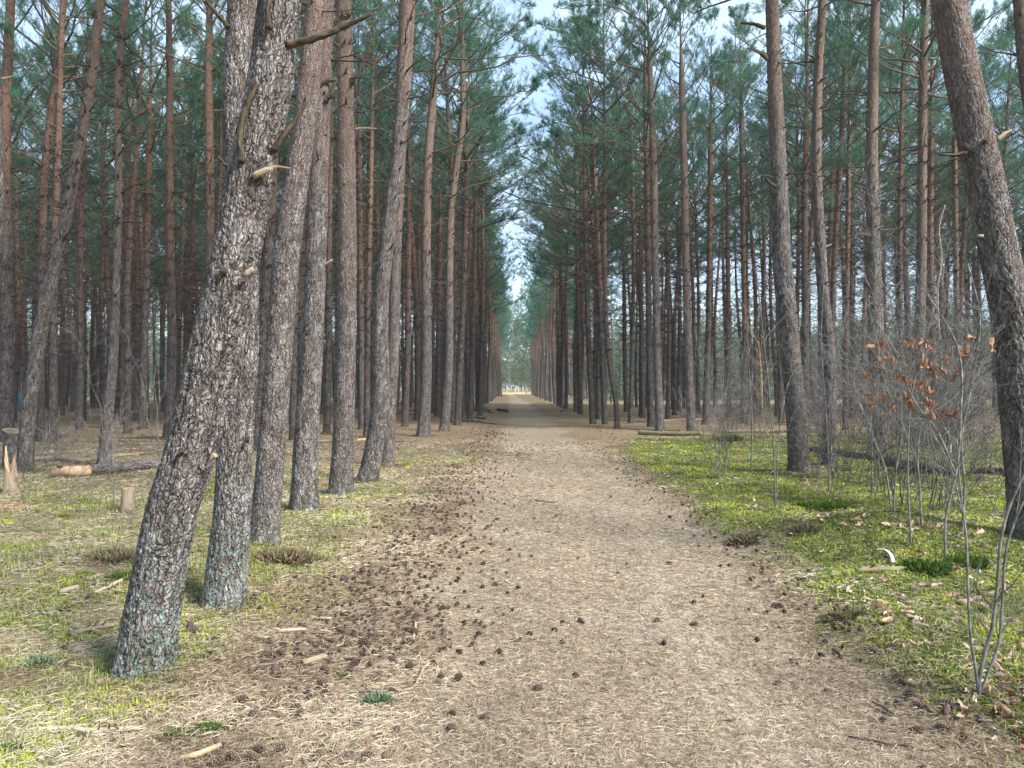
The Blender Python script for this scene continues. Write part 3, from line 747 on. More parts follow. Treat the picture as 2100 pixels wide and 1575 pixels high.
RIGHTS = [([(1354, 884), (1350, 800), (1347, 700), (1346, 600), (1343, 525), (1341, 350), (1334, 175), (1330, 0)], 18, 'stout front pine on the right where the stand begins', 40),
          ([(1335, 876), (1331, 700), (1329, 525), (1326, 350), (1324, 175), (1322, 0)], 14, 'pine touching the left side of the stout front pine', 30),
          ([(1418, 886), (1412, 725), (1408, 600), (1404, 400), (1399, 200), (1397, 0)], 18, 'straight front pine behind the right end of the mossy logs', 30),
          ([(1446, 871), (1452, 700), (1455, 525), (1457, 300), (1460, 0)], 13, 'slim pine right of the straight front pine', 50),
          ([(1293, 868), (1297, 700), (1300, 525), (1296, 350), (1290, 100)], 10, 'thin pine just left of the stout front pine', 60),
          ([(1266, 879), (1263, 825), (1252, 760), (1246, 700), (1241, 600), (1240, 400), (1245, 100)], 11, 'pine with a crooked foot at the right path edge', 60),
          ([(1241, 870), (1234, 725), (1230, 600), (1224, 450), (1217, 300), (1204, 130), (1200, 30)], 12, 'pine left of the one with the crooked foot', 60),
          ([(1216, 869), (1208, 725), (1204, 600), (1200, 400), (1196, 200)], 12, 'front pine with a mossy foot at the right path edge', 60),
          ([(1191, 850), (1187, 700), (1184, 550), (1180, 330)], 10, 'first pine of the slim group deeper along the right path edge', 70),
          ([(1319, 858), (1316, 700), (1314, 500), (1310, 250)], 9, 'thin pine glimpsed left of the paired front pines', 60),
          ([(1369, 859), (1371, 700), (1368, 500), (1366, 250)], 9, 'thin pine right behind the stout front pine', 60),
          ([(1391, 845), (1394, 700), (1392, 500), (1390, 250)], 10, 'thin pine midway between the two front pines', 60),
          ([(1284, 845), (1281, 700), (1279, 500), (1276, 300)], 9, 'thin reddish pine behind the crooked foot', 60),
          ([(1490, 862), (1494, 700), (1492, 500), (1494, 250), (1500, 0)], 11, 'slim dark pine left of the bare saplings', 50),
          ([(1525, 868), (1527, 700), (1524, 500), (1520, 250), (1518, 0)], 11, 'orange topped pine left of the nearest right hand pine', 50),
          ([(1650, 888), (1652, 725), (1650, 525), (1653, 300), (1650, 0)], 15, 'pine between the reddish and the grey curved pine', 40),
          ([(1702, 884), (1706, 700), (1712, 525), (1722, 350), (1731, 175), (1737, 0)], 13, 'pine slanting slightly right behind the grey curved pine', 40),
          ([(1733, 882), (1735, 700), (1738, 525), (1740, 350), (1741, 60)], 11, 'thin orange pine left of the thick straight pine', 40),
          ([(1848, 895), (1846, 700), (1845, 500), (1848, 300), (1852, 100)], 12, 'brown pine between the thick and the pale straight pines', 40),
          ([(1915, 900), (1912, 700), (1908, 500), (1910, 250)], 15, 'dark pine behind the pale barked straight one', 40),
          ([(1960, 895), (1962, 700), (1960, 500), (1958, 300), (1962, 100)], 12, 'thin pine seen left of the big leaning right trunk', 40)]
for i, (px, w, lab, tw) in enumerate(RIGHTS):
    lb = []
    if i == 0:
        lb = [([at(1332, 152, D10), at(1300, 138, D10), at(1240, 122, D10 - .3), at(1175, 104, D10 - .5), at(1135, 96, D10 - .6)], .04, 24),
              ([at(1331, 60, D10), at(1290, 25, D10), at(1220, 10, D10 - .3), at(1150, 20, D10 - .6)], .035, 24),
              ([at(1341, 310, D10), at(1305, 297, D10), at(1250, 292, D10), at(1180, 300, D10 + .3)], .03, 16)]
    if i == 6: lb = [([at(1219, 270, P(1241, 870)[1]), at(1190, 262, P(1241, 870)[1]), at(1150, 250, P(1241, 870)[1]), at(1110, 262, P(1241, 870)[1])], .03, 18),
                        ([at(1203, 130, P(1241, 870)[1]), at(1175, 150, P(1241, 870)[1]), at(1130, 155, P(1241, 870)[1] - .4), at(1095, 185, P(1241, 870)[1] - .4)], .03, 20),
                        ([at(1200, 60, P(1241, 870)[1]), at(1160, 70, P(1241, 870)[1]), at(1110, 50, P(1241, 870)[1] - .4)], .03, 18)]
    if i == 8: lb = [([at(1182, 400, P(1191, 850)[1]), at(1150, 385, P(1191, 850)[1]), at(1110, 392, P(1191, 850)[1]), at(1075, 380, P(1191, 850)[1])], .03, 18)]
    traced(px, [w, w * .9, w * .85, w * .8, w * .6], lab, mat=M_BARK_STAND if w < 17 else M_BARK_ROW, sides=26, step=.1, bark=.005, twigs=tw + 30, tz=(2.8, 8.8), limbs=lb, csc=1.3 if i in (5, 6, 7, 8) else 1.)

# ------------------------------------------------------------------ the stand: copies of prototypes
def children_of(root): return [o for o in bpy.data.objects if o.parent == root]
PROTO = []
for i in range(9):
    rg = np.random.default_rng(500 + i)
    hgt = rg.uniform(15.3, 18.2); r0 = rg.uniform(.105, .155)
    lean = rg.normal(size=2) * .018; ph = rg.random() * 6
    pts = []; rad = []
    for k in range(8):
        z = k * hgt / 7.5
        pts.append((lean[0] * z + .10 * math.sin(z * .45 + ph) * min(1, z / 3), lean[1] * z + .10 * math.cos(z * .4 + ph) * min(1, z / 3) - .10 * math.cos(ph) * 0, z))
        rad.append(r0 * (1 - .80 * (z / hgt) ** 1.1))
    pts[0] = (0, 0, 0)
    root = build_pine(pts, rad, 'x', None, M_BARK_STAND, crown=i, h_crown=rg.uniform(7.4, 9.0), sides=16, step=.3, seed=40 + i, twigs=95, tz=(2.0, 8.6), top=hgt, csc=rg.uniform(.95, 1.2))
    PROTO.append((root, children_of(root), r0))
cand = []; side = []
rg = np.random.default_rng(77)
def try_add(x, y):
    if y < 3: return
    for bx, by in BASES:
        if (bx - x) ** 2 + (by - y) ** 2 < 1.9: return
    if abs(x) > .70 * y + 1.2:
        if abs(x) < .95 * y + 5 and y > 18: side.append((x, y))
        return
    cand.append((x, y))
for k in range(60):
    xl = -2.55 - 2.45 * k
    y = 29. if k < 2 else 21.5 + rg.random() * 2
    lim = 152 if k < 3 else 84
    while y < lim:
        y += 2.35 + rg.random() * .8
        if k >= 1 and rg.random() < .12: continue
        try_add(xl + rg.normal() * (.2 if k == 0 else .45) + max(0, (.15 if k == 0 else 0)), y)
    xr = 4.0 + 2.55 * k
    y = 33. if k < 3 else 25.5 + rg.random() * 2
    lim = 150 if k < 3 else 57
    while y < lim:
        y += 2.6 + rg.random() * .9
        if k >= 1 and rg.random() < .16: continue
        try_add(xr + rg.normal() * (.2 if k == 0 else .5), y)
cand.sort(key=lambda c: math.hypot(*c))
n_ind = 298 - N_PINE
LM_L = [(-400, 'left border'), (70, 'far leaning pine'), (225, 'slender wavy pine'), (350, 'upright reddish pine'), (445, 'big lichened trunk'), (572, 'dark third trunk'), (642, 'fourth trunk'), (710, 'pale fifth trunk'), (783, 'crooked stem'), (874, 'flared foot pine'), (920, 'kinked pine'), (975, 'last traced row pine'), (1045, 'path')]
LM_R = [(1045, 'path'), (1190, 'mossy foot pine'), (1257, 'crooked foot pine'), (1347, 'stout front pine'), (1410, 'straight front pine'), (1492, 'slim dark pine'), (1618, 'nearest right pine'), (1700, 'grey curved pine'), (1797, 'thick straight pine'), (1885, 'pale barked pine'), (2080, 'big right trunk'), (2600, 'right border')]
LM_L[-2] = (975, 'row end')
def zone(x, y):
    u = x / y * F + W / 2
    L = LM_L if x < 0 else LM_R
    k = max(i for i in range(len(L) - 1) if L[i][0] <= u or i == 0)
    return L[k][1], L[k + 1][1]
used = [False] * len(PROTO)
for i, (x, y) in enumerate(cand[:n_ind]):
    k = (i * 4 + int(rg.integers(0, 3))) % len(PROTO)
    root, kids, r0 = PROTO[k]
    a, b = zone(x, y)
    sc = rg.uniform(.88, 1.12); fat = rg.uniform(.9, 1.2)
    d_ = math.hypot(x, y); dep = 'nearer' if d_ < 31 else 'middle' if d_ < 39 else 'farther' if d_ < 46 else 'deepest'
    size = 'thin' if r0 * sc * fat < .12 else 'medium' if r0 * sc * fat < .145 else 'stout'
    lab = '%s pine in the %s ranks between the %s and the %s' % (size, dep, a, b)
    grp = '%s pines of the %s ranks between %s and %s' % (size, dep, a, b)
    if used[k]:
        r = root.copy(); col.objects.link(r)
        for c_ in kids:
            cc = c_.copy(); col.objects.link(cc); cc.parent = r
            if c_.name.split('.')[0] in ('crown', 'limbs') and (-3.6 < x < 0 or 0 < x < 5.2): cc.scale = (c_.scale[0] * (1.3 if y < 55 else 1.1), c_.scale[1] * (1.3 if y < 55 else 1.1), c_.scale[2])
    else:
        r = root; used[k] = True
    r.location = (x, y, float(gz(x, y)) - .02)
    edge = (-3.6 < x < 0 or 0 < x < 5.2)
    r.scale = (sc * fat * (1.12 if edge else 1), sc * fat * rg.uniform(.95, 1.05), sc)
    r.rotation_euler = (0, 0, rg.random() * 6.28)
    r['label'] = lab; r['category'] = 'pine tree'; r['group'] = grp
# the pines beyond, as one mass
lowp = []
for i in range(5):
    LP, LR, (SP, SR, sh) = crown_arrays(800 + i, hgt=8.5, lmax=2.3, nl=24, nsub=8, nsh=6, nb=2, L=.22, w=.05, K=4)
    lowp.append((LP, LR, sh))
mass_t, mass_c = Acc(), Acc()
for i, (x, y) in enumerate(cand[n_ind:] + side):
    h = rg.uniform(15, 18.5); zc = rg.uniform(7.2, 9)
    z = np.linspace(0, h, 7); pt = np.stack([x + rg.normal() * .02 * z + .12 * np.sin(z * .5 + i), y + 0 * z, z], 1)[None]
    rr = (rg.uniform(.10, .15) * (1 - .85 * (z / h) ** 1.1))[None]
    V, q, rest = tubes(pt, rr, 7); rest = rest + np.array([i * .7, 0, 0]); mass_t.add(V, q, 0, rest=rest)
    nt_ = 26; zz = rg.uniform(2, zc, nt_); az = rg.random(nt_) * 6.28; st = np.stack([np.interp(zz, z, pt[0, :, 0]), np.full(nt_, y), zz], 1)
    dd = np.stack([np.cos(az), np.sin(az), rg.normal(size=nt_) * .3 + .2], 1)
    Q = curves(st, nrm(dd), .3 + rg.random(nt_) * 1., 3, .2, 0, .04, rg); V, q, rest = tubes(Q, np.full((nt_, 1), .012) * np.array([[1, .8, .4]]), 3); mass_t.add(V, q, 1, rest=rest)
    LP, LR, sh = lowp[i % 5]
    a = rg.random() * 6.28; c, s = math.cos(a), math.sin(a); M3 = np.array([[c, -s, 0], [s, c, 0], [0, 0, 1]]).T * np.array([1, 1, (h - zc) / 8.5])
    o3 = np.array([x, y, zc])
    V, q, rest = tubes(LP @ M3 + o3, LR, 3); mass_t.add(V, q, 1, rest=rest)
    mass_c.add(sh[0] @ M3 + o3, sh[1], 0, tint=sh[2])
tag(link('pine_stand', mass_t.mesh('pine_stand', [M_BARK_STAND, M_TWIG])), 'dense mass of far pine stems behind the nearer trees', 'far pines', kind='stuff')
tag(link('pine_canopy', mass_c.mesh('pine_canopy', [M_NEEDLE], False)), 'mass of dark green crowns on the far pines', 'far foliage', kind='stuff')

# far wood of mixed trees beyond the stand
fw, ft = Acc(), Acc()
rg = np.random.default_rng(31)
for i in range(420):
    a = rg.uniform(-.80, .80); d = rg.uniform(150, 215)
    x = math.sin(a) * d; y = math.cos(a) * d
    if abs(x + 1.5) < 10: y = rg.uniform(245, 300); x = x * 1.3
    h = rg.uniform(9, 15)
    N = 420
    t = rg.random(N); zz = h * (.10 + .9 * t); wdt = h * .26 * np.sin(np.clip(t * .9 + .1, 0, 1) * math.pi) ** .6
    an = rg.random(N) * 6.28; rr_ = wdt * np.sqrt(rg.random(N))
    p = np.stack([x + np.cos(an) * rr_, y + np.sin(an) * rr_, zz], 1)
    V, q, tn = shoots(p, rg.normal(size=(N, 3)), 3, .55, .16, .3, rg); fw.add(V, q, 0, tint=tn)
    z5 = np.linspace(0, h * .9, 4); V, q, rest = tubes(np.stack([x + 0 * z5, y + 0 * z5, z5], 1)[None], (np.linspace(.14, .03, 4))[None], 5); ft.add(V, q, 0, rest=rest)
for i in range(520):
    if i < 330: x = rg.uniform(11, 95); y = rg.uniform(76, 104) + .25 * x
    else: x = -rg.uniform(14, 105); y = rg.uniform(100, 122)
    if abs(x) > .8 * y: continue
    h = rg.uniform(3.5, 10) if i % 3 else rg.uniform(9, 13); N = int(60 + 22 * h)
    t = rg.random(N); zz = h * t; wdt = h * .28 * np.sin(np.clip(t * .8 + .2, 0, 1) * math.pi) ** .6 + .4; an = rg.random(N) * 6.28; rr_ = wdt * np.sqrt(rg.random(N))
    p = np.stack([x + np.cos(an) * rr_, y + np.sin(an) * rr_, zz], 1)
    V, q, tn = shoots(p, rg.normal(size=(N, 3)), 3, .36, .11, .25, rg); fw.add(V, q, 0, tint=tn)
    z5 = np.linspace(0, h * .9, 4); V, q, rest = tubes(np.stack([x + 0 * z5, y + 0 * z5, z5], 1)[None], (np.linspace(.08, .02, 4))[None], 5); ft.add(V, q, 0, rest=rest)
M_FARLEAF = tinted('far_leaves', [(0., (.055, .11, .07)), (.6, (.12, .19, .115)), (1., (.24, .27, .18))], .4)
tag(link('far_wood', fw.mesh('far_wood', [M_FARLEAF], False)), 'pale green far-off wood closing the view beyond the pines', 'far wood', kind='stuff')
tag(link('far_wood_stems', ft.mesh('far_wood_stems', [M_SAP])), 'grey stems of the far-off wood', 'far stems', kind='stuff')
for (x, y, h, wd) in [(-4.6, 165, 27, 3.4), (-2.4, 178, 25, 3.0), (3.2, 170, 25, 3.2), (6.5, 168, 22, 3.2), (.8, 196, 24, 3.4), (-7.5, 182, 26, 3.4), (9, 186, 25, 3.4), (-1.5, 222, 24, 4), (3.5, 240, 25, 4), (1.5, 184, 18, 2.6), (-3.5, 204, 22, 3)]:
    N = 1500; t = rg.random(N); zz = h * (.10 + .9 * t); an = rg.random(N) * 6.28; rr_ = wd * np.sin(np.clip(t * .85 + .12, 0, 1) * math.pi) ** .6 * np.sqrt(rg.random(N))
    p = np.stack([x + np.cos(an) * rr_, y + np.sin(an) * rr_, zz], 1)
    a = Acc(); V, q, tn = shoots(p, rg.normal(size=(N, 3)), 4, .42, .13, .25, rg); a.add(V, q, 0, tint=tn)
    root = thing('birch_tree', (x, y, 0), 'hazy pale green tree beyond the end of the path', 'tree', 'trees closing the end of the path')
    o = link('crown', a.mesh('crown', [M_FARLEAF], False), root); o.location = (-x, -y, 0)
    z5 = np.linspace(0, h * .93, 6); V, q, rest = tubes(np.stack([.15 * np.sin(z5), 0 * z5, z5], 1)[None], np.linspace(.16, .03, 6)[None], 8)
    b = Acc(); b.add(V, q, 0, rest=rest); link('trunk', b.mesh('trunk', [M_BIRCH]), root)
print('pines individual', n_ind + N_PINE, 'mass', len(cand) - n_ind)

# ------------------------------------------------------------------ ground cover (nobody could count it)
def scatter(n, dmin, dmax, rg, xlo=-.74, xhi=.74):
    y = np.exp(rg.uniform(math.log(dmin), math.log(dmax), n)); x = rg.uniform(xlo, xhi, n) * (y + .7)
    return x, y
def clear_of_trunks(x, y, r=.0):
    k = np.ones(len(x), bool)
    for bx, by in BASES[:40]:
        if by < 24: k &= (x - bx) ** 2 + (y - by) ** 2 > (.14 + r) ** 2
    return k
rg = np.random.default_rng(301)
def flat_needles(name, mat, x, y, L, w, lift, tint):
    n_ = len(x); z = gz(x, y)
    a = rg.random(n_) * 6.283; L = L * (.6 + .8 * rg.random(n_)); bend = rg.normal(size=n_) * .25
    d = np.stack([np.cos(a), np.sin(a), rg.normal(size=n_) * .16], 1); s = np.stack([-np.sin(a), np.cos(a), 0 * a], 1)
    c = np.stack([x, y, z + lift * (.2 + rg.random(n_))], 1)
    p0 = c - d * (L / 2)[:, None]; p1 = c + s * (bend * L * .4)[:, None] + np.array([0, 0, .004]); p2 = c + d * (L / 2)[:, None]
    ww = (s * (w / 2)[:, None]) + np.array([0, 0, .0])
    up = rg.normal(size=n_)[:, None] * np.array([0, 0, 1.]) * (w / 3)[:, None]
    V = np.stack([p0 - ww * .5, p0 + ww * .5, p1 + ww + up, p1 - ww - up, p2 + ww * .4, p2 - ww * .4], 1)
    b = np.arange(n_)[:, None] * 6
    q = np.concatenate([b + np.array([0, 1, 2, 3]), b + np.array([3, 2, 4, 5])])
    ac = Acc(); ac.add(V.reshape(-1, 3), [q], tint=np.repeat(tint, 6))
    return ac.mesh(name, [mat], False)
x, y = scatter(330000, 2.2, 22, rg)
worn = np.exp(-((x - .5 * (path_l(y) + path_r(y)) - .55 + .2 * np.sin(y * .35)) / .35) ** 2) * sst(.42, .6, fbm(x * 1.2, y * .7 + 8, 3))
k = (rg.random(len(x)) > .6 * m_right(x, y) + .7 * worn) & clear_of_trunks(x, y); x, y = x[k], y[k]
def ring(n_, lo, hi):
    X, Y = [], []
    for (bx, by), br in zip(BASES, BR):
        if by > 26: continue
        a_ = rg.random(n_) * 6.283; q_ = br * 1.25 + lo + (hi - lo) * rg.random(n_) ** 1.6; X.append(bx + np.cos(a_) * q_); Y.append(by + np.sin(a_) * q_)
    return np.concatenate(X), np.concatenate(Y)
rx_, ry_ = ring(420, -.01, .22); x = np.concatenate([x, rx_]); y = np.concatenate([y, ry_])
clump = fbm(x * 1.7, y * 1.7, 6)
mp0 = m_path(x, y); tint = np.clip(.12 + .62 * rg.random(len(x)) + (1.1 - .75 * mp0) * (clump - .45) + .08 * m_left(x, y) + .04 * mp0, 0, 1)
wd = (.0013 + .00030 * y)
o = link('needle_litter', flat_needles('needle_litter', M_LITTER, x, y, .046 + .0030 * y, wd, .012 + .012 * (1 - m_path(x, y)), tint))
tag(o, 'straw coloured dry pine needles covering the path and forest floor', 'pine needles', kind='stuff')

def blades(name, mat, x, y, h, w, lean, tint):
    n_ = len(x); z = gz(x, y); a = rg.random(n_) * 6.283
    L = lean * rg.random(n_)
    dx, dy = np.cos(a), np.sin(a)
    s = np.stack([-dy, dx, 0 * a], 1) * (w / 2)[:, None]
    p = np.stack([x, y, z - .004], 1)
    m = p + np.stack([dx * L * h * .35, dy * L * h * .35, h * (.62 - .1 * L)], 1)
    t = p + np.stack([dx * L * h, dy * L * h, h * (1.05 - .55 * L)], 1)
    V = np.stack([p - s, p + s, m + s * .8, m - s * .8, t], 1)
    b = np.arange(n_)[:, None] * 5
    ac = Acc(); ac.add(V.reshape(-1, 3), [b + np.array([0, 1, 2, 3]), b + np.array([3, 2, 4])], tint=np.repeat(tint, 5))
    return ac.mesh(name, [mat], False)
# moss fuzz on the right bank and in patches on the left
x, y = scatter(330000, 2.4, 24, rg)
mo = fbm(x * 1.1 + 5, y * 1.1, 4) ; pm = fbm(x * 3 + 50, y * 3, 5)
dens = m_right(x, y) * np.clip(sst(.30, .46, mo * .7 + pm * .3) + np.exp(-((x - 3.8) / 1.1) ** 2 - ((y - 7.3) / 1.1) ** 2), 0, 1) + m_left(x, y) * sst(.49, .57, mo * .6 + pm * .4) * .85
k = (rg.random(len(x)) < dens) & clear_of_trunks(x, y); x, y, mo, pm = x[k], y[k], mo[k], pm[k]
o = link('moss', blades('moss', M_MOSS, x, y, (.012 + .034 * pm) * (1 + .02 * y), .006 + .0012 * y, 1.4, np.clip(.22 + .55 * rg.random(len(x)) + 1.9 * (pm - .45), 0, 1)))
tag(o, 'bright yellow green moss carpeting the right bank', 'moss', kind='stuff')
# grass: fresh among the moss on the right, dry olive on the left
x, y = scatter(210000, 2.4, 24, rg)
go = fbm(x * .9 + 40, y * .9 + 3, 7); g2 = fbm(x * 4, y * 4 + 60, 1)
R_, L_ = m_right(x, y), m_left(x, y)
dens = R_ * (.25 + .75 * sst(.42, .56, go)) * .8 + L_ * (.06 + .94 * sst(.46, .60, .6 * go + .4 * g2))
k = (rg.random(len(x)) < dens) & clear_of_trunks(x, y); x, y, go, g2, R_, L_ = (v[k] for v in (x, y, go, g2, R_, L_))
tint = np.clip(rg.random(len(x)) * .55 + .30 * L_ * (R_ < .1) + .5 * (g2 - .5), 0, 1); dead = rg.random(len(x)) < .16; tint[dead] = .9 + .1 * rg.random(dead.sum())
rx_, ry_ = ring(300, -.01, .16); kk = rg.random(len(rx_)) < sst(.40, .60, fbm(rx_ * 5, ry_ * 5, 2)) * .9; rx_, ry_ = rx_[kk], ry_[kk]
x = np.concatenate([x, rx_]); y = np.concatenate([y, ry_]); tint = np.concatenate([tint, rg.random(len(rx_)) * .8]); g2 = np.concatenate([g2, rg.random(len(rx_))]); L_ = np.concatenate([L_, np.ones(len(rx_))])
o = link('grass', blades('grass', M_GRASS, x, y, (.03 + .05 * g2 * rg.random(len(x)) + .025 * L_), .0028 + .0006 * y, 1.5, tint))
tag(o, 'thin tufts of green and dry grass beside the path', 'grass', kind='stuff')

# ------------------------------------------------------------------ logs, stumps, sticks
def log(name, px, wpx, mat, label, cat, mat2=None, split=None, group=None, kids=True):
    g = [P(*p) for p in px]
    rad = [w / F * p[1] / 2 for w, p in zip(wpx, g)]
    pts = [np.array([p[0], p[1] + r, p[2] + r * .85 + (.012 if p[1] < 9 else 0)]) for p, r in zip(g, rad)]
    C, r = resample(pts, rad, .06)
    r = r * (1 + .12 * (fbm(np.arange(len(C)) * .3, np.full(len(C), px[0][0] * .1), 3) - .5))
    base = C[0].copy(); C = C - base
    root = thing(name, base, label, cat, group)
    T = nrm(C[-1] - C[0])
    ns = 20
    def piece(nm, i0, i1, m, sc=1.):
        V, q, rest = tubes(C[None, i0:i1], (r[i0:i1] * sc)[None], ns, cap=True)
        V = V + nrm(np.random.default_rng(3).normal(size=V.shape)) * .003
        a = Acc(); a.add(V, q, rest=rest); link(nm, a.mesh(nm, [m]), root)
    if split:
        k = int(len(C) * split); piece('peeled_end', 0, k + 1, mat2, .93); piece('bark', k, len(C), mat)
    else: piece('log', 0, len(C), mat)
    # ragged bits of bough stubs
    rgl = np.random.default_rng(int(px[0][0] * 7 + px[0][1]))
    for _ in range(3 if kids else 0):
        i = rgl.integers(2, len(C) - 2); d = nrm(rgl.normal(size=3) + np.array([0, 0, 1.])); pp = curves((C[i] + d * r[i] * .7)[None], d[None], [r[i] * 1.2 + .04], 4, .2, 0, .03, rgl)
        V, q, rest = tubes(pp, (r[i] * .28 * np.array([[1.3, 1, .9, .5]])), 7, cap=True); a = Acc(); a.add(V, q, rest=rest); link('branch_stub', a.mesh('branch_stub', [M_STUB]), root)
    return root
log('fallen_log', [(104, 980), (165, 978), (250, 969), (345, 958)], [25, 25, 23, 19], M_BARK_GREY, 'sawn log with a peeled yellow end lying left of the big leaning pine', 'log', M_FRESH, .28)
log('fallen_branch', [(64, 946), (110, 944), (160, 949), (205, 944), (245, 938), (292, 932)], [9, 10, 10, 9, 8, 5], M_PEEL, 'long bent bare trunk lying behind the peeled end log', 'branch')
log('fallen_branch', [(66, 967), (95, 956), (122, 952)], [7, 7, 5], M_MOSSLOG, 'short mossy forked branch behind the left end of the sawn log', 'branch')
log('fallen_log', [(228, 899), (260, 899), (330, 896)], [6, 6, 5], M_PEEL, 'pale thin log lying between the wavy pine and the reddish pine', 'log')
log('fallen_log', [(176, 909), (208, 908)], [5, 5], M_DSTICK, 'short dark ended log left of the wavy pine', 'log')
log('fallen_branch', [(570, 915), (640, 908), (690, 905)], [4, 4, 4], M_PEEL, 'thin bare branch lying between the third and fourth trunks', 'branch')
log('fallen_branch', [(590, 889), (630, 887)], [4, 4], M_PEEL, 'small pale stick far behind the fourth trunk', 'branch')
log('fallen_branch', [(732, 905), (752, 903)], [5, 5], M_FRESH, 'short yellow piece of wood beside the crooked stem', 'branch', kids=False)
log('fallen_branch', [(944, 864), (985, 867), (1021, 870)], [5, 5, 3], M_PEEL, 'pale pole lying across the left edge of the path', 'branch')
log('fallen_log', [(1021, 842), (1041, 846)], [6, 6], M_ROT, 'short dark log at the left of the path far ahead', 'log')
log('fallen_branch', [(976, 857), (997, 860)], [4, 4], M_MOSSLOG, 'short mossy stick just behind the pale pole', 'branch')
for i, (a, b) in enumerate([((972, 838), (1005, 842)), ((970, 842), (1010, 847)), ((976, 840), (998, 836)), ((810, 846), (848, 842)), ((812, 850), (850, 851)), ((815, 830), (828, 822))]):
    log('fallen_branch', [a, b], [3, 3], M_ROT if i % 2 else M_DSTICK, ['dark stick on the brush pile beside the left row', 'lowest dark stick of the brush pile beside the left row', 'crossing dark stick of the brush pile beside the left row',
        'dark log lying behind the crooked stem', 'lower dark log lying behind the crooked stem', 'pale tipped stick poking up behind the crooked stem'][i], 'branch', kids=False)
log('fallen_branch', [(1150, 845), (1170, 838)], [4, 3], M_DSTICK, 'forked dark branch at the foot of the right row far ahead', 'branch')
log('fallen_branch', [(1101, 826), (1122, 826)], [2, 2], M_PEEL, 'pale thin pole far along the right path edge', 'branch', kids=False)
log('fallen_log', [(1311, 892), (1360, 894), (1402, 894), (1441, 893)], [11, 10, 10, 9], M_MOSSLOG, 'mossy log lying in front of the stout front pine', 'log')
log('fallen_log', [(1352, 903), (1395, 903), (1432, 902)], [8, 8, 7], M_PEEL, 'shorter bare brown log in front of the mossy log', 'log')
log('fallen_log', [(1250, 862), (1330, 866), (1420, 862), (1510, 862)], [4, 4, 4, 4], M_PEEL, 'long thin pole on the ground behind the stout front pine', 'log')
log('fallen_log', [(1482, 889), (1560, 888), (1640, 888)], [8, 8, 7], M_PEEL, 'pale log lying behind the bare saplings', 'log')
log('fallen_log', [(1550, 901), (1620, 900), (1760, 897)], [6, 6, 6], M_BARK_STAND, 'reddish brown log behind the nearest right hand pine', 'log')
log('fallen_log', [(1655, 926), (1700, 932), (1760, 942), (1830, 955), (1900, 970), (1965, 980)], [13, 15, 17, 20, 21, 18], M_ROT, 'rotten dark fallen trunk stretching behind the bare saplings', 'log')
log('fallen_log', [(1995, 972), (2050, 975), (2110, 985)], [16, 17, 16], M_ROT, 'dark rotten log left of the foot of the big right trunk', 'log')
log('fallen_branch', [(1757, 1178), (1800, 1178), (1830, 1176), (1862, 1170)], [8, 11, 11, 5], M_MOSSLOG, 'short mossy branch lying on the moss under the white strip', 'branch')
log('fallen_branch', [(55, 1509), (130, 1506), (200, 1509), (290, 1503)], [9, 9, 9, 8], M_STICK, 'long pale stick lying at the bottom left corner', 'branch')
log('fallen_branch', [(145, 1306), (190, 1298), (240, 1287)], [7, 8, 7], M_STICK, 'pale stick ending at the foot of the big leaning pine', 'branch')
log('fallen_branch', [(193, 1222), (225, 1208), (262, 1190)], [5, 7, 7], M_STICK, 'grey stick touching the left side of the big leaning trunk', 'branch')
log('fallen_branch', [(120, 1222), (140, 1217), (158, 1212)], [8, 10, 9], M_STICK, 'stubby pale piece of wood left of the big leaning trunk', 'branch', kids=False)
log('fallen_branch', [(380, 1565), (415, 1557), (450, 1540)], [9, 12, 9], M_CHIP, 'broken splintered stick at the bottom edge left of the path', 'branch', kids=False)
log('fallen_branch', [(455, 1247), (500, 1241)], [8, 8], M_CHIP, 'reddish stick at the foot of the second trunk', 'branch', kids=False)
log('fallen_branch', [(620, 1370), (645, 1364), (667, 1358)], [11, 13, 12], M_STICK, 'thick pale stick among the pine cones left of the path', 'branch', kids=False)
log('fallen_branch', [(567, 1301), (598, 1301), (625, 1299)], [6, 7, 7], M_STICK, 'pale straight stick above the heap of cones', 'branch', kids=False)
log('fallen_branch', [(632, 1272), (655, 1275), (680, 1277)], [6, 6, 6], M_STICK, 'pale forked stick near the upper cones', 'branch')
log('fallen_branch', [(715, 1420), (770, 1424), (840, 1420), (856, 1402), (871, 1372)], [3, 3, 4, 5, 5], M_STICK, 'bent grey twig at the left edge of the path', 'branch')
log('fallen_branch', [(848, 1314), (852, 1290), (851, 1280)], [4, 5, 4], M_STICK, 'small upright looking twig at the left path edge', 'branch', kids=False)
log('fallen_branch', [(1790, 1448), (1815, 1460), (1836, 1473)], [4, 6, 5], M_DSTICK, 'dark stick at the right edge of the path', 'branch', kids=False)
log('fallen_branch', [(1098, 1027), (1125, 1031), (1145, 1030)], [3, 3, 3], M_DSTICK, 'thin brown twig in the middle of the path', 'branch', kids=False)
log('fallen_branch', [(1740, 1518), (1905, 1545)], [3, 3], M_DSTICK, 'long thin twig low on the right of the path', 'branch', kids=False)

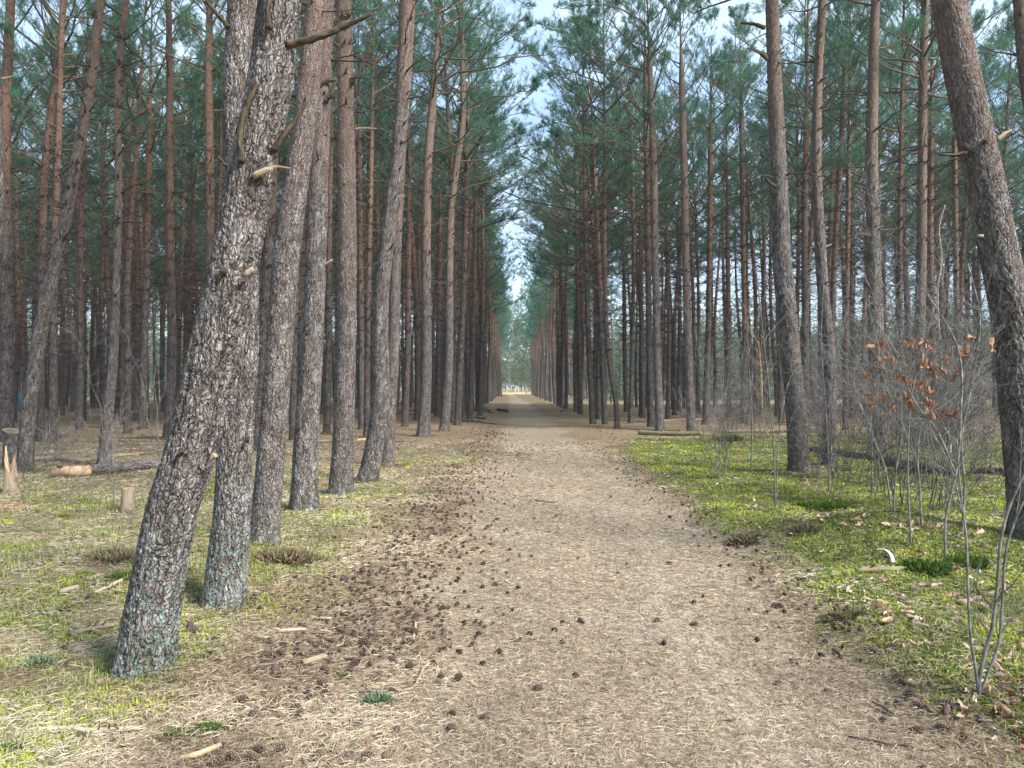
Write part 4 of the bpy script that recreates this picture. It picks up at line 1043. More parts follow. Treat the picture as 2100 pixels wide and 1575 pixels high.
def stump(px, py, wpx, hpx, mat, label, topmat, jag=.0, lean=0., seed=1, name='tree_stump', cut=0.):
    b = P(px, py); r0 = wpx / F * b[1] / 2; h = hpx / F * b[1]
    s_ = 40; K = 22; A, T = np.meshgrid(np.arange(s_) / s_ * 6.2832, np.linspace(0, 1, K))
    rr = r0 * (1 + .22 * np.exp(-T * h / .06) + .16 * (fbm(np.cos(A) * 1.5 + seed * 9, np.sin(A) * 1.5 + T * 1.5, seed) - .5)) * (1 - jag * .5 * T) 
    rr += r0 * .07 * np.abs(np.sin(A * 9 + seed + T))
    topz = h * (1 - jag * .75 * fbm(np.cos(A) * 2.2 + seed * 3, np.sin(A) * 2.2, seed + 2, 2) * 1.4 + cut * np.cos(A - 2.6))
    Zs = T * topz
    V = np.stack([np.cos(A) * rr + lean * Zs, np.sin(A) * rr, Zs - .03], -1).reshape(-1, 3)
    rest = np.stack([np.cos(A) * r0, np.sin(A) * r0, Zs], -1).reshape(-1, 3)
    idx = np.arange(K * s_).reshape(K, s_); nx = np.roll(idx, -1, 1)
    root = thing(name, b, label, 'stump')
    a = Acc(); a.add(V, [np.stack([idx[:-1], nx[:-1], nx[1:], idx[1:]], -1).reshape(-1, 4)], rest=rest); link('bark' if mat in (M_BARK_ROW, M_ROT) else 'stem', a.mesh('stump_side', [mat]), root)
    top = V.reshape(K, s_, 3)[-1]; inner = np.concatenate([top, top * np.array([.55, .55, 1]) + np.array([lean * h * .4, 0, -.35 * jag * h * .5]), [[lean * h, 0, h * (1 - jag * .8)]]])
    i = np.arange(s_); q = np.stack([i, np.roll(i, -1), np.roll(i, -1) + s_, i + s_], -1); t = np.stack([i + s_, np.roll(i, -1) + s_, np.full(s_, 2 * s_)], -1)
    a = Acc(); a.add(inner, [q, t], rest=inner); link('cut_top' if jag < .2 else 'splintered_top', a.mesh('stump_top', [topmat]), root)
    return root
stump(262, 1047, 24, 54, M_PEEL, 'short bare stump standing in the grass left of the big pine', M_PEEL, .12, seed=2)
stump(24, 1012, 30, 122, M_PEEL, 'tall splintered bare snag at the left border', M_FRESH, .75, -.06, seed=3, name='broken_snag')
stump(26, 958, 34, 78, M_BARK_ROW, 'slant cut bark covered stump behind the splintered snag', M_PEEL, .0, seed=4, cut=.07)
stump(268, 887, 8, 14, M_ROT, 'small dark stump behind the pale thin log', M_PEEL, .1, seed=5)
stump(130, 898, 14, 12, M_ROT, 'low round dark stump on the far left', M_FRESH, .1, seed=6)

# blue railing far left
b = P(20, 844); x0, x1 = b[0] - 3.2, at(41, 843, b[1])[0]; hh = 40 / F * b[1]
root = thing('railing', (x1, b[1], b[2]), 'blue metal railing glimpsed between the trunks at the far left', 'railing')
def boxes(lst):
    a = Acc()
    for (cx, cy, cz, sx, sy, sz) in lst:
        v = np.array([[i, j, k] for i in (-1, 1) for j in (-1, 1) for k in (-1, 1)]) * np.array([sx, sy, sz]) / 2 + np.array([cx, cy, cz])
        a.add(v, [np.array([[0, 1, 3, 2], [4, 6, 7, 5], [0, 4, 5, 1], [2, 3, 7, 6], [0, 2, 6, 4], [1, 5, 7, 3]])])
    return a
Lr = x1 - x0
link('top_rail', boxes([(-Lr / 2, 0, hh, Lr + .1, .07, .06)]).mesh('top_rail', [M_BLUE], False), root)
link('bottom_rail', boxes([(-Lr / 2, 0, .12, Lr, .04, .04)]).mesh('bottom_rail', [M_BLUE], False), root)
for k in range(3): link('post', boxes([(-k * Lr / 2, 0, hh / 2 - .03, .07, .065, hh - .0)]).mesh('post', [M_BLUE], False), root)
nb_ = int(Lr / .13); link('infill_bars', boxes([(-.07 - (k + .4) * (Lr - .1) / nb_, 0, (hh + .12) / 2 - .01, .028, .028, hh - .2) for k in range(nb_)]).mesh('infill_bars', [M_BLUE], False), root)

# white plastic strip
b = [P(1798, 1134), P(1815, 1135), P(1827, 1146), P(1832, 1161)]
C, _ = resample([p + np.array([0, 0, .035]) for p in b], [1] * 4, .01)
w = np.interp(np.linspace(0, 1, len(C)), [0, .3, 1], [.006, .011, .014]); side = nrm(np.cross(np.gradient(C, axis=0), [0, 0, 1.]))
V = np.concatenate([C - side * w[:, None], C + side * w[:, None], C + side * w[:, None] - [0, 0, .004], C - side * w[:, None] - [0, 0, .004]]) - b[0]
n_ = len(C); i = np.arange(n_ - 1); qq = np.concatenate([np.stack([i + a * n_, i + 1 + a * n_, i + 1 + ((a + 1) % 4) * n_, i + ((a + 1) % 4) * n_], -1) for a in range(4)])
a = Acc(); a.add(V, [qq]); tag(link('plastic_strip', a.mesh('plastic_strip', [M_WHITE]), None, b[0]), 'curved white strip lying on the moss above a short branch', 'strip')

# ------------------------------------------------------------------ cones
def cone_mesh(seed, open_, lod=0):
    rg = np.random.default_rng(seed); a = Acc()
    t = np.linspace(0, 1, 9); prof = np.sin(np.clip(t * .93 + .05, 0, 1) * math.pi) ** .75 * .013 * (1. if open_ else .95)
    V, q, _ = tubes(np.stack([t * .045, 0 * t, 0 * t], 1)[None], (prof + .001)[None], 8, cap=True); a.add(V, q)
    ns = 54
    k = np.arange(ns); tt = (k + .5) / ns; az = k * 2.39996
    r = np.sin(np.clip(tt * .9 + .06, 0, 1) * math.pi) ** .75 * .013
    out = .012 * (1 if open_ else .35) * (1 - .4 * tt)
    c = np.stack([tt * .045, np.cos(az) * r, np.sin(az) * r], 1); rad = np.stack([0 * az, np.cos(az), np.sin(az)], 1); tan = np.cross(rad, [1., 0, 0]); ax = np.array([1., 0, 0])
    w = .0055
    tip = c + rad * out[:, None] + ax * (.006 if open_ else .010)
    V = np.stack([c - tan * w * .6, c + tan * w * .6, tip + tan * w, tip - tan * w, tip + tan * w * .8 - rad * .003 + ax * .002, tip - tan * w * .8 - rad * .003 + ax * .002], 1)
    b = np.arange(ns)[:, None] * 6
    a.add(V.reshape(-1, 3), [b + np.array([0, 1, 2, 3]), b + np.array([3, 2, 4, 5])], tip=np.tile([0., 0, 1, 1, 1, 1], ns))
    return a.mesh('pine_cone', [M_CONE], False)
CONES = [cone_mesh(1, True), cone_mesh(2, False), cone_mesh(3, True)]
rg = np.random.default_rng(404)
spots = []
def cones_in(n_, fx, label, group):
    k = 0
    while k < n_:
        x, y = fx()
        if not clear_of_trunks(np.array([x]), np.array([y]), .03)[0]: continue
        if any((x - a) ** 2 + (y - b) ** 2 < .0014 for a, b, *_ in spots): continue
        spots.append((x, y, label, group)); k += 1
def heap():
    x = rg.normal(-.98, .24); y = rg.normal(4.5, .5); return x, max(3.1, y)
def leftband():
    y = math.exp(rg.uniform(math.log(3.0), math.log(10))); return float(path_l(y)) - .12 + rg.normal() * .38 - .25, y
def onpath():
    y = math.exp(rg.uniform(math.log(3.0), math.log(11))); return rg.uniform(float(path_l(y)), float(path_r(y))), y
def rightedge():
    y = rg.uniform(3.0, 5.6); return float(path_r(y)) + .12 + rg.normal() * .10 - .02 * (y - 3), y
def rheap():
    return rg.normal(2.02, .12) , rg.normal(3.62, .12)
def leftgrass():
    y = rg.uniform(3.1, 6.5); return rg.uniform(-2.4, -1.1) , y
cones_in(92, heap, 'pine cone in the dense scatter left of the path', 'cones heaped left of the path')
cones_in(110, leftband, 'pine cone along the littered left path edge', 'cones along the left path edge')
cones_in(20, onpath, 'pine cone lying on the trodden path', 'cones lying on the path')
cones_in(22, rightedge, 'pine cone along the right path edge', 'cones along the right path edge')
cones_in(18, rheap, 'pine cone near the foreground sapling', 'cones by the foreground sapling')
cones_in(25, leftgrass, 'pine cone in the grass around the nearest pines', 'cones in the left grass')
for i, (x, y, lab, grp) in enumerate(spots):
    o = link('pine_cone', CONES[i % 3], None, (x, y, float(gz(x, y)) + .013))
    o.rotation_euler = (rg.random() * 6, rg.normal() * .35, rg.random() * 6.28); s_ = rg.uniform(.7, 1.2); o.scale = (s_ * rg.uniform(.9, 1.25), s_, s_ * rg.uniform(.85, 1.1))
    w1 = 'open' if i % 3 != 1 else 'closed'; w2 = 'nearest the camera' if y < 3.9 else 'by the leaning trunk' if y < 5 else 'by the third trunk' if y < 7.6 else 'farther along'; tag(o, lab.replace('pine cone', w1 + ' pine cone') + ', ' + w2, 'pine cone', ' '.join((w1, grp, w2)))
# the many small cones farther off
base = CONES[1]; bv = np.empty(len(base.vertices) * 3, np.float32); base.vertices.foreach_get('co', bv)
t5 = np.linspace(0, 1, 4); cv, cq, _ = tubes(np.stack([t5 * .05 - .025, 0 * t5, 0 * t5], 1)[None], np.array([[.006, .02, .018, .005]]), 6, cap=True)
a = Acc(); cnt = 0
while cnt < 1900:
    y = math.exp(rg.uniform(math.log(4.2), math.log(30)))
    u = rg.random()
    if u < .72: x = float(path_l(y)) - .1 + rg.normal() * .42 - .35
    elif u < .85: x = float(path_r(y)) + .1 + rg.normal() * .22 + (1.2 if y > 22 else 0)
    else: x = rg.uniform(float(path_l(y)), float(path_r(y))) if rg.random() < .12 else rg.uniform(-.6 * y, float(path_l(y)))
    if m_right(np.array([x]), np.array([y]))[0] > .5: continue
    if not clear_of_trunks(np.array([x]), np.array([y]), .03)[0]: continue
    an, tl = rg.random() * 6.28, rg.normal() * .3; c, s = math.cos(an), math.sin(an); s_ = rg.uniform(.45, .85)
    M3 = np.array([[c, -s, 0], [s, c, 0], [0, 0, 1]]); v = (cv * s_ * (1 + rg.normal(size=cv.shape) * .12)) @ M3.T
    a.add(v + np.array([x, y, float(gz(x, y)) + .013]), cq); cnt += 1
tag(link('scattered_cones', a.mesh('scattered_cones', [M_CONE], False)), 'countless small dark cones strewn over the litter farther along', 'pine cones', kind='stuff')

# bark scraps, chips and needles bundles as loose debris
def debris(name, mat, n_, fx, L, w, label, cat):
    a = Acc()
    for _ in range(n_):
        x, y = fx(); an = rg.random() * 6.28; l = L * rg.uniform(.5, 1.6); d = np.array([math.cos(an), math.sin(an), rg.normal() * .08]); c = np.array([x, y, float(gz(x, y)) + w * .6])
        if not clear_of_trunks(np.array([x]), np.array([y]), .02)[0]: continue
        bnd = rg.normal() * .15 * l; s_ = np.array([-d[1], d[0], 0])
        t = np.linspace(-.5, .5, 4); pt = c + d * (t * l)[:, None] + s_ * (bnd * (1 - 4 * t * t))[:, None]
        V, q, rest = tubes(pt[None], (w * rg.uniform(.5, 1.2) * np.array([[.7, 1, .9, .5]])), 5, cap=True); a.add(V, q, rest=rest)
    tag(link(name, a.mesh(name, [mat])), label, cat, kind='stuff')
def anyleft():
    y = math.exp(rg.uniform(math.log(2.9), math.log(22))); return rg.uniform(-.72 * (y + .3), float(path_l(y)) + .2), y
def anyall():
    y = math.exp(rg.uniform(math.log(2.9), math.log(28))); return rg.uniform(-.72 * y, .72 * y), y
debris('twig_litter', M_STICK, 1000, anyleft, .13, .005, 'small pale twigs and sticks strewn over the left forest floor', 'twigs')
debris('twig_litter', M_DSTICK, 520, anyall, .10, .003, 'small dark twigs strewn over the ground', 'twigs')
debris('wood_scraps', M_CHIP, 260, anyall, .05, .005, 'reddish scraps of wood and bark on the ground', 'wood scraps')
def pileleft():
    p = P(rg.uniform(-10, 60), rg.uniform(1028, 1046)); return p[0], p[1]
debris('split_wood', M_CHIP, 40, pileleft, .25, .010, 'heap of orange splinters below the splintered snag', 'splinters')
def pilelef2():
    p = P(rg.uniform(-20, 150), rg.uniform(1095, 1120)); return p[0], p[1]
debris('split_wood', M_STICK, 36, pilelef2, .3, .008, 'loose pale sticks on the bare patch at the left border', 'sticks')
def pilemid():
    return rg.normal(.11, .13), rg.normal(P(1062, 932)[1], .3)
debris('twig_heap', M_DSTICK, 42, pilemid, .22, .010, 'small heap of dark twigs on the path ahead', 'twigs')

# ------------------------------------------------------------------ fallen leaves on the right
def leaf_mesh(seed, L=.09):
    rg = np.random.default_rng(seed); t = np.linspace(0, 1, 9)
    w = (.30 + .10 * np.cos(t * 6.283 * 3.5)) * np.sin(np.clip(t, .03, .97) * math.pi) ** .6
    cur = rg.uniform(-1, 1); V = []
    for s_ in (-1, -.5, 0, .5, 1):
        xx = (t - .5) * L; yy = s_ * w * L * .62; zz = L * (.22 * np.abs(s_) ** 1.5 * (1 + .6 * np.sin(t * 5 + seed)) + .25 * cur * (t - .5) ** 2 * 2 + .04 * np.sin(t * 11 + s_ * 3))
        V.append(np.stack([xx, yy, zz], 1))
    V = np.stack(V, 0).reshape(-1, 3); idx = np.arange(45).reshape(5, 9)
    a = Acc(); a.add(V, [np.stack([idx[:-1, :-1], idx[:-1, 1:], idx[1:, 1:], idx[1:, :-1]], -1).reshape(-1, 4)])
    return a
LEAVES = [leaf_mesh(i).mesh('fallen_leaf', [M_LEAF]) for i in range(5)]
def leaf_place(n_, fx, lab, grp):
    for i in range(n_):
        x, y = fx(); o = link('fallen_leaf', LEAVES[i % 5], None, (x, y, float(gz(x, y)) + .02))
        o.rotation_euler = (rg.normal() * .5 + (math.pi if rg.random() < .4 else 0), rg.normal() * .35, rg.random() * 6.28); s_ = rg.uniform(.5, 1.15); o.scale = (s_, s_, s_); tag(o, lab, 'leaf', grp)
def pxpt(cx, cy, sx, sy):
    def f():
        p = P(rg.normal(cx, sx), max(890, rg.normal(cy, sy))); return p[0], p[1]
    return f
leaf_place(34, pxpt(1880, 1076, 60, 8), 'pale dry oak leaf among those gathered behind the moss mound', 'leaves behind the moss mound')
leaf_place(16, pxpt(1725, 1062, 30, 8), 'dry leaf in the small drift left of the moss mound', 'leaves left of the moss mound')
leaf_place(28, pxpt(1800, 1235, 90, 28), 'pale leaf scattered on the moss below the white strip', 'leaves below the white strip')
leaf_place(22, pxpt(2010, 1230, 60, 50), 'dry leaf lying around the stems of the foreground sapling', 'leaves around the foreground sapling')
leaf_place(14, pxpt(2020, 1420, 55, 45), 'dry leaf in the grass at the bottom right', 'leaves at the bottom right')
leaf_place(20, pxpt(1640, 1010, 90, 22), 'pale leaf on the green ground below the nearest right pine', 'leaves below the nearest right pine')
leaf_place(16, pxpt(1900, 1000, 120, 25), 'dry leaf in front of the rotten trunk', 'leaves in front of the rotten trunk')

a = Acc(); LF = [np.concatenate(leaf_mesh(i, .075).V) for i in range(6)]; f4 = leaf_mesh(0).Fs[0]; k = 0
while k < 1100:
    y = math.exp(rg.uniform(math.log(3.0), math.log(19))); x = rg.uniform(1.9, .74 * y + .6)
    if rg.random() > m_right(np.array([x]), np.array([y]))[0] * (.25 + .75 * (vnoise(x * 1.2, y * 1.2, 6) > .5)): continue
    M3 = np.array(Matrix.Rotation(rg.random() * 6.28, 3, 'Z') @ Matrix.Rotation(rg.normal() * .5, 3, 'Y') @ Matrix.Rotation(rg.normal() * .6, 3, 'X')) * rg.uniform(.4, 1.)
    a.add(LF[k % 6] @ M3.T + np.array([x, y, float(gz(x, y)) + .02]), [f4], tint=np.full(45, rg.random())); k += 1
M_LLIT = tinted('leaf_litter', [(0., (.16, .075, .04)), (.5, (.38, .26, .18)), (1., (.62, .52, .44))], .15)
tag(link('leaf_litter', a.mesh('leaf_litter', [M_LLIT])), 'small withered leaves strewn through the moss of the right bank', 'leaves', kind='stuff')
def anyright():
    y = math.exp(rg.uniform(math.log(3.0), math.log(20))); return rg.uniform(1.95, .74 * y + .5), y
debris('twig_litter', M_STICK, 330, anyright, .14, .003, 'thin pale twigs lying over the moss of the right bank', 'twigs')

# ------------------------------------------------------------------ moss cushions and heather tufts
def cushion(px, py, wpx, label, name='moss_cushion', mat=None, hgt=.35, nb_=None, cat='moss', bl=.016, grp=None):
    p = P(px, py); r = wpx / F * p[1] / 2; n2 = nb_ or int(900 + 26000 * r * r)
    a_ = rg.random(n2) * 6.283; q_ = np.sqrt(rg.random(n2)); rx = r * (1 + .35 * (fbm(np.cos(a_) * 2 + px, np.sin(a_) * 2 + py, 2, 2) - .5))
    q_ = q_ * np.where(rg.random(n2) < .3, 1 + .5 * rg.random(n2) ** 2, 1); lob = fbm(np.cos(a_) * 3.1 + px * .7, np.sin(a_) * 3.1, 5, 3); rx = rx * (.55 + .9 * lob)
    x = np.cos(a_) * q_ * rx; y = np.sin(a_) * q_ * rx * .8; z = hgt * r * np.sqrt(np.clip(1 - q_ ** 2, 0, 1)) + gz(p[0] + x, p[1] + y) - p[2]
    nrmv = np.stack([x, y, np.full(n2, r * .9)], 1); d = nrm(nrm(nrmv) + rg.normal(size=(n2, 3)) * .45); s_ = nrm(np.cross(d, rg.normal(size=(n2, 3)))) * (bl * .22)
    b0 = np.stack([x, y, z - .006], 1); tip = b0 + d * (bl * (.6 + .8 * rg.random(n2)))[:, None]
    a = Acc(); a.add(np.stack([b0 - s_, b0 + s_, tip], 1).reshape(-1, 3), [np.arange(n2 * 3).reshape(-1, 3)], tint=np.repeat(rg.random(n2), 3))
    tag(link(name, a.mesh(name, [mat or M_MOSS], False), None, p), label, cat, grp)
n = NT('dark_moss'); M_DMOSS = n.finish(n.ramp(n.attr('tint').outputs['Fac'], [(0., (.02, .045, .006)), (.6, (.06, .12, .012)), (1., (.14, .20, .03))]), .8, trans=.2)
n = NT('blue_green_grass'); M_TUFT = n.finish(n.ramp(n.attr('tint').outputs['Fac'], [(0., (.05, .085, .05)), (.6, (.12, .17, .10)), (1., (.30, .33, .20))]), .8, trans=.2)
CU = [(425, 1500, 72, 'largest dark green moss cushion at the bottom left of the path'), (480, 1480, 42, 'moss cushion just right of the largest one'), (350, 1508, 50, 'flat moss cushion just left of the largest one'),
      (28, 1540, 60, 'moss cushion at the bottom left border'), (360, 1436, 30, 'round moss cushion above the largest one'), (110, 1445, 34, 'moss cushion in the grass above the long pale stick'), (222, 1384, 66, 'dark moss at the left foot of the big leaning pine'),
      (420, 1270, 34, 'bright moss cushion below the second trunk'), (462, 1262, 28, 'small moss cushion beside the reddish stick'), (450, 1328, 22, 'small moss cushion right of the big trunk foot'), (595, 1246, 14, 'tiny moss tuft above the cones'),
      (135, 1252, 26, 'reddish green moss tuft left of the big trunk'), (530, 1315, 20, 'small moss tuft left of the pale straight stick'), (705, 1390, 26, 'moss tuft among the cones'), (340, 1400, 22, 'small moss tuft just below the big trunk foot'),
      (250, 1190, 70, 'dark moss clump left of the big trunk at shin height'), (130, 1060, 30, 'yellow moss near the splintered snag'), (170, 1180, 40, 'yellow green moss patch in the left grass')]
for px, py, w, lab in CU: cushion(px, py, w, lab, mat=M_MOSS if 'yellow' in lab or 'bright' in lab else M_DMOSS)
for px, py, w, lab in [(590, 1150, 120, 'dry brown heather tuft right of the dark third trunk'), (240, 1150, 110, 'dry brown heather tuft left of the big leaning trunk'), (1525, 1112, 60, 'brown heather tuft at the mossy edge right of the path'),
                       (1735, 1268, 55, 'reddish dry tuft on the lower moss bank'), (1650, 1090, 50, 'brownish tuft on the moss above the path edge')]:
    cushion(px, py, w, lab, 'heather_tuft', M_HEATHER, .18, 900 if px < 1000 else 420, 'heather', .06)
for px, py, w, lab in [(1690, 1045, 95, 'dark green grass tussock at the foot of the bare saplings'), (1495, 905, 60, 'dark green tussock behind the right end of the mossy log'), (1985, 1160, 70, 'deep green moss hummock beside the foreground sapling'), (1900, 1168, 90, 'deep green moss hummock right of the short mossy branch'), (80, 1365, 45, 'blue green grass tuft left of the big trunk foot'), (770, 1443, 36, 'small blue green grass tuft at the left path edge')]:
    cushion(px, py, w, lab, 'grass_tuft', M_TUFT if 'blue' in lab else M_DMOSS, .2, 500 if 'blue' in lab else 1500, 'grass', .05)

# ------------------------------------------------------------------ bare saplings and birches
def sapling_arrays(seed, h, ns=3, spread=.25, tw=26, r0=.011):
    rg_ = np.random.default_rng(seed); PP = []; out = []
    st = rg_.normal(size=(ns, 3)) * np.array([.05, .05, 0]); st[:, 2] = -.03
    an = rg_.random(ns) * 6.28; d = nrm(np.stack([np.cos(an) * spread, np.sin(an) * spread, np.ones(ns)], 1))
    Ls = h * (.6 + .4 * rg_.random(ns)); Ls[0] = h
    S = curves(st, d, Ls, 12, .18, .0, .018, rg_)
    RR = (r0 * (.6 + .5 * rg_.random(ns)))[:, None] * np.linspace(1, .18, 12)[None]; out.append((S, RR))
    m = tw; f = .12 + .86 * rg_.random((ns, m)); k = np.clip((f * 11).astype(int), 0, 10); ii = np.arange(ns)[:, None]; g = (f * 11 - k)[..., None]
    p = S[ii, k] + (S[ii, k + 1] - S[ii, k]) * g; dl = nrm(S[ii, k + 1] - S[ii, k])
    dd = nrm(dl * 1.0 + nrm(rg_.normal(size=dl.shape)) * 1.5 + np.array([0, 0, .2]))
    L2 = (Ls[:, None] * .26 * (1.15 - f) * (.4 + rg_.random((ns, m)))).ravel() + .08
    B = curves(p.reshape(-1, 3), dd.reshape(-1, 3), L2, 6, .2, .12, .04, rg_); out.append((B, (r0 * .36 * np.ones((len(B), 1))) * np.linspace(1, .3, 6)[None]))
    q = B[:, 2:4].reshape(-1, 3); dl = np.repeat(nrm(B[:, -1] - B[:, 0]), 2, 0); dd = nrm(dl + nrm(rg_.normal(size=dl.shape)) * .8)
    C2 = curves(q, dd, .06 + np.repeat(L2, 2) * .6, 4, .2, .05, .05, rg_); out.append((C2, (r0 * .22 * np.ones((len(C2), 1))) * np.linspace(1, .4, 4)[None]))
    return out
def sapling_meshes(seed, h, **kw):
    arr = sapling_arrays(seed, h, **kw); ms = []
    for nm, grp, s_, mm_ in (('stem', arr[:1], 7, M_SAP), ('twigs', arr[1:], 3, M_STWIG)):
        a = Acc()
        for S, Rr in grp:
            V, q, rest = tubes(S, np.maximum(Rr * .8, .0018), s_); a.add(V, q, rest=rest)
        ms.append((nm, a.mesh(nm, [mm_])))
    return ms, arr
n = NT('sapling_twigs'); rr = n.noise(n.node('ShaderNodeTexCoord').outputs['Object'], 2.2, 3)
M_STWIG = n.finish(n.ramp(rr, [(.38, (.035, .028, .026)), (.52, (.11, .09, .085)), (.66, (.30, .29, .28))]), .85)
SAP_H = [2.2, 3.4, 4.4, 2.8, 3.8, 1.7, 5.0, 3.1]; SAP_N = [4, 3, 2, 5, 3, 3, 2, 4]
SAPS = [sapling_meshes(60 + i, [2.2, 3.4, 4.4, 2.8, 3.8, 1.7, 5.0, 3.1][i], ns=[4, 3, 2, 5, 3, 3, 2, 4][i], spread=[.3, .22, .12, .35, .2, .4, .1, .25][i], tw=[22, 30, 30, 20, 30, 16, 34, 26][i], r0=[.009, .011, .014, .009, .012, .007, .016, .011][i]) for i in range(8)]
def put_sap(k, p, label, group=None, sc=1., rz=None):
    root = thing('bare_sapling', p, label, 'sapling', group)
    root.rotation_euler = (0, 0, rg.random() * 6.28 if rz is None else rz); root.scale = (sc, sc, sc)
    for nm, me in SAPS[k][0]: link(nm, me, root)
    return root
zones = [((1470, 1580), (905, 1010), 9, 'bare sapling left of the nearest right hand pine', 'saplings left of the nearest right pine'),
         ((1660, 1760), (900, 1040), 11, 'bare sapling between the nearest pine and the oak leaves', 'saplings between the pine and the oak leaves'),
         ((1770, 1900), (905, 1045), 18, 'bare sapling in the thicket under the brown oak leaves', 'saplings under the oak leaves'),
         ((1900, 2060), (905, 1080), 20, 'bare sapling in the thicket left of the big right trunk', 'saplings left of the big right trunk'),
         ((1500, 2060), (868, 900), 20, 'bare sapling at the back of the right hand thicket', 'saplings at the back of the thicket')]
for (xa, xb), (ya, yb), n_, lab, grp in zones:
    for i in range(n_):
        p = P(rg.uniform(xa, xb), ya + (yb - ya) * rg.random() ** 1.6)
        k_ = int(rg.integers(0, 8)); sc_ = rg.uniform(.7, 1.1); hh_ = SAP_H[k_] * sc_
        w1 = 'low' if hh_ < 1.7 else 'medium' if hh_ < 2.6 else 'tall' if hh_ < 3.6 else 'lofty'; w2 = ['', '', 'two', 'three', 'four', 'five'][SAP_N[k_]]
        put_sap(k_, p, '%s %s stemmed %s' % (w1, w2, lab), w1 + ' ' + w2 + ' stemmed ' + grp, sc_)
for px, py, k, sc, lab in [(243, 1040, 1, .7, 'thin bare sapling beside the short bare stump'), (330, 985, 6, .62, 'tall thin sapling rising left of the big leaning trunk'), (118, 980, 5, .8, 'dark bare twiggy shoot in front of the sawn log'), (58, 1050, 5, .9, 'dark shoot below the slant cut stump'),
                           (240, 1130, 5, .45, 'small leafless seedling left of the big trunk'), (145, 1025, 5, .6, 'tiny dark shoot right of the splintered snag')]:
    put_sap(k, P(px, py), lab, None, sc)

def drawn(name, Yb, base_px, stems, mat, label, cat, tw=10, seed=0, tl=.5, minr=.0016):
    """stems: list of (px list, width px list); twigs grown along each"""
    b = P(*base_px); root = thing(name, b, label, cat); rgl = np.random.default_rng(seed); tips = []
    ta = Acc()
    for px, w in stems:
        w = [q * .68 for q in w]
        pts = [at(x, y, Yb + dz) for (x, y, dz) in [(p + (0,))[:3] for p in px]]
        rad = [max(minr, q / F * Yb / 2) for q in np.interp(np.linspace(0, 1, len(px)), np.linspace(0, 1, len(w)), w)]
        C, r = resample(pts, rad, .05); V, q, rest = tubes((C - b)[None], r[None], 9, cap=True)
        a = Acc(); a.add(V, q, rest=rest); link('stem', a.mesh('stem', [mat]), root)
        n2 = tw; k = rgl.integers(int(len(C) * .25), len(C) - 1, n2); dl = nrm(C[k + 1] - C[k]); dd = nrm(dl + nrm(rgl.normal(size=dl.shape)) * .8)
        B = curves(C[k] - b, dd, tl * (.3 + rgl.random(n2)), 6, .25, .1, .04, rgl); tips.append(B)
        V, q, rest = tubes(B, np.full((n2, 1), max(minr, r[-1] * .7)) * np.linspace(1, .5, 6)[None], 4); ta.add(V, q, rest=rest)
        q0 = B[:, 2:5].reshape(-1, 3); d2 = nrm(np.repeat(nrm(B[:, -1] - B[:, 0]), 3, 0) + rgl.normal(size=(n2 * 3, 3)) * .5)
        B2 = curves(q0, d2, tl * .4 * (.4 + rgl.random(n2 * 3)), 4, .2, .1, .04, rgl); V, q, rest = tubes(B2, np.full((n2 * 3, 1), minr) * np.linspace(1, .6, 4)[None], 3); ta.add(V, q, rest=rest)
    link('twigs', ta.mesh('twigs', [mat if mat is not M_BIRCH else M_TWIG]), root)
    return root, b
# foreground sapling at the lower right
Yf = P(2008, 1425)[1]
drawn('bare_sapling', Yf, (2008, 1425), [([(2009, 1430), (2008, 1395), (2022, 1330), (2035, 1285), (2045, 1200), (2052, 1110), (2070, 1040), (2100, 975), (2135, 930)], [13, 11, 9, 8, 7]),
                                  ([(2010, 1425), (2028, 1375), (2048, 1320), (2056, 1230), (2063, 1130), (2085, 1060), (2108, 1010)], [9, 8, 7, 6]),
                                  ([(2008, 1420), (2000, 1370), (1990, 1300), (1985, 1210), (1982, 1110), (1975, 1050), (1968, 985), (1962, 900)], [10, 8, 7, 5, 4])],
      M_SAP, 'grey forked sapling in the right foreground rising from the grass', 'sapling', 5, 3, .35)
Ys = P(1865, 1120)[1]
# oak sapling with brown leaves
oroot, ob = drawn('oak_sapling', Ys, (1865, 1120), [([(1868, 1122), (1862, 1000), (1862, 930), (1866, 840), (1878, 770), (1900, 690), (1915, 630)], [7, 6, 5, 4, 3]),
                                       ([(1958, 970), (1925, 890), (1880, 830), (1850, 770), (1830, 710), (1790, 650)], [6, 5, 4, 3]),
                                       ([(1862, 900), (1838, 840), (1816, 790), (1803, 740), (1800, 700)], [4, 3, 3]),
                                       ([(1864, 880), (1905, 850), (1945, 825), (1968, 800), (1985, 740), (2010, 690)], [4, 3, 3, 2])],
                  M_SAP, 'young oak holding clusters of brown withered leaves', 'oak sapling', 12, 8, .45)
CL = [(1780, 705, 12), (1805, 712, 26), (1822, 735, 14), (1800, 815, 20), (1790, 835, 12), (1778, 772, 12), (1812, 765, 20), (1843, 775, 20), (1850, 738, 16), (1865, 705, 20), (1895, 710, 26), (1890, 745, 20), (1912, 752, 20), (1887, 785, 26),
      (1895, 800, 22), (1945, 740, 14), (1940, 765, 14), (1960, 770, 22), (1975, 715, 16), (1975, 730, 12), (1995, 690, 12), (2036, 700, 10), (2040, 725, 10), (1870, 832, 18), (1905, 828, 24), (1925, 845, 22), (1955, 845, 14), (1910, 852, 16), (1835, 835, 10), (1862, 820, 14)]
n_leaf = 0
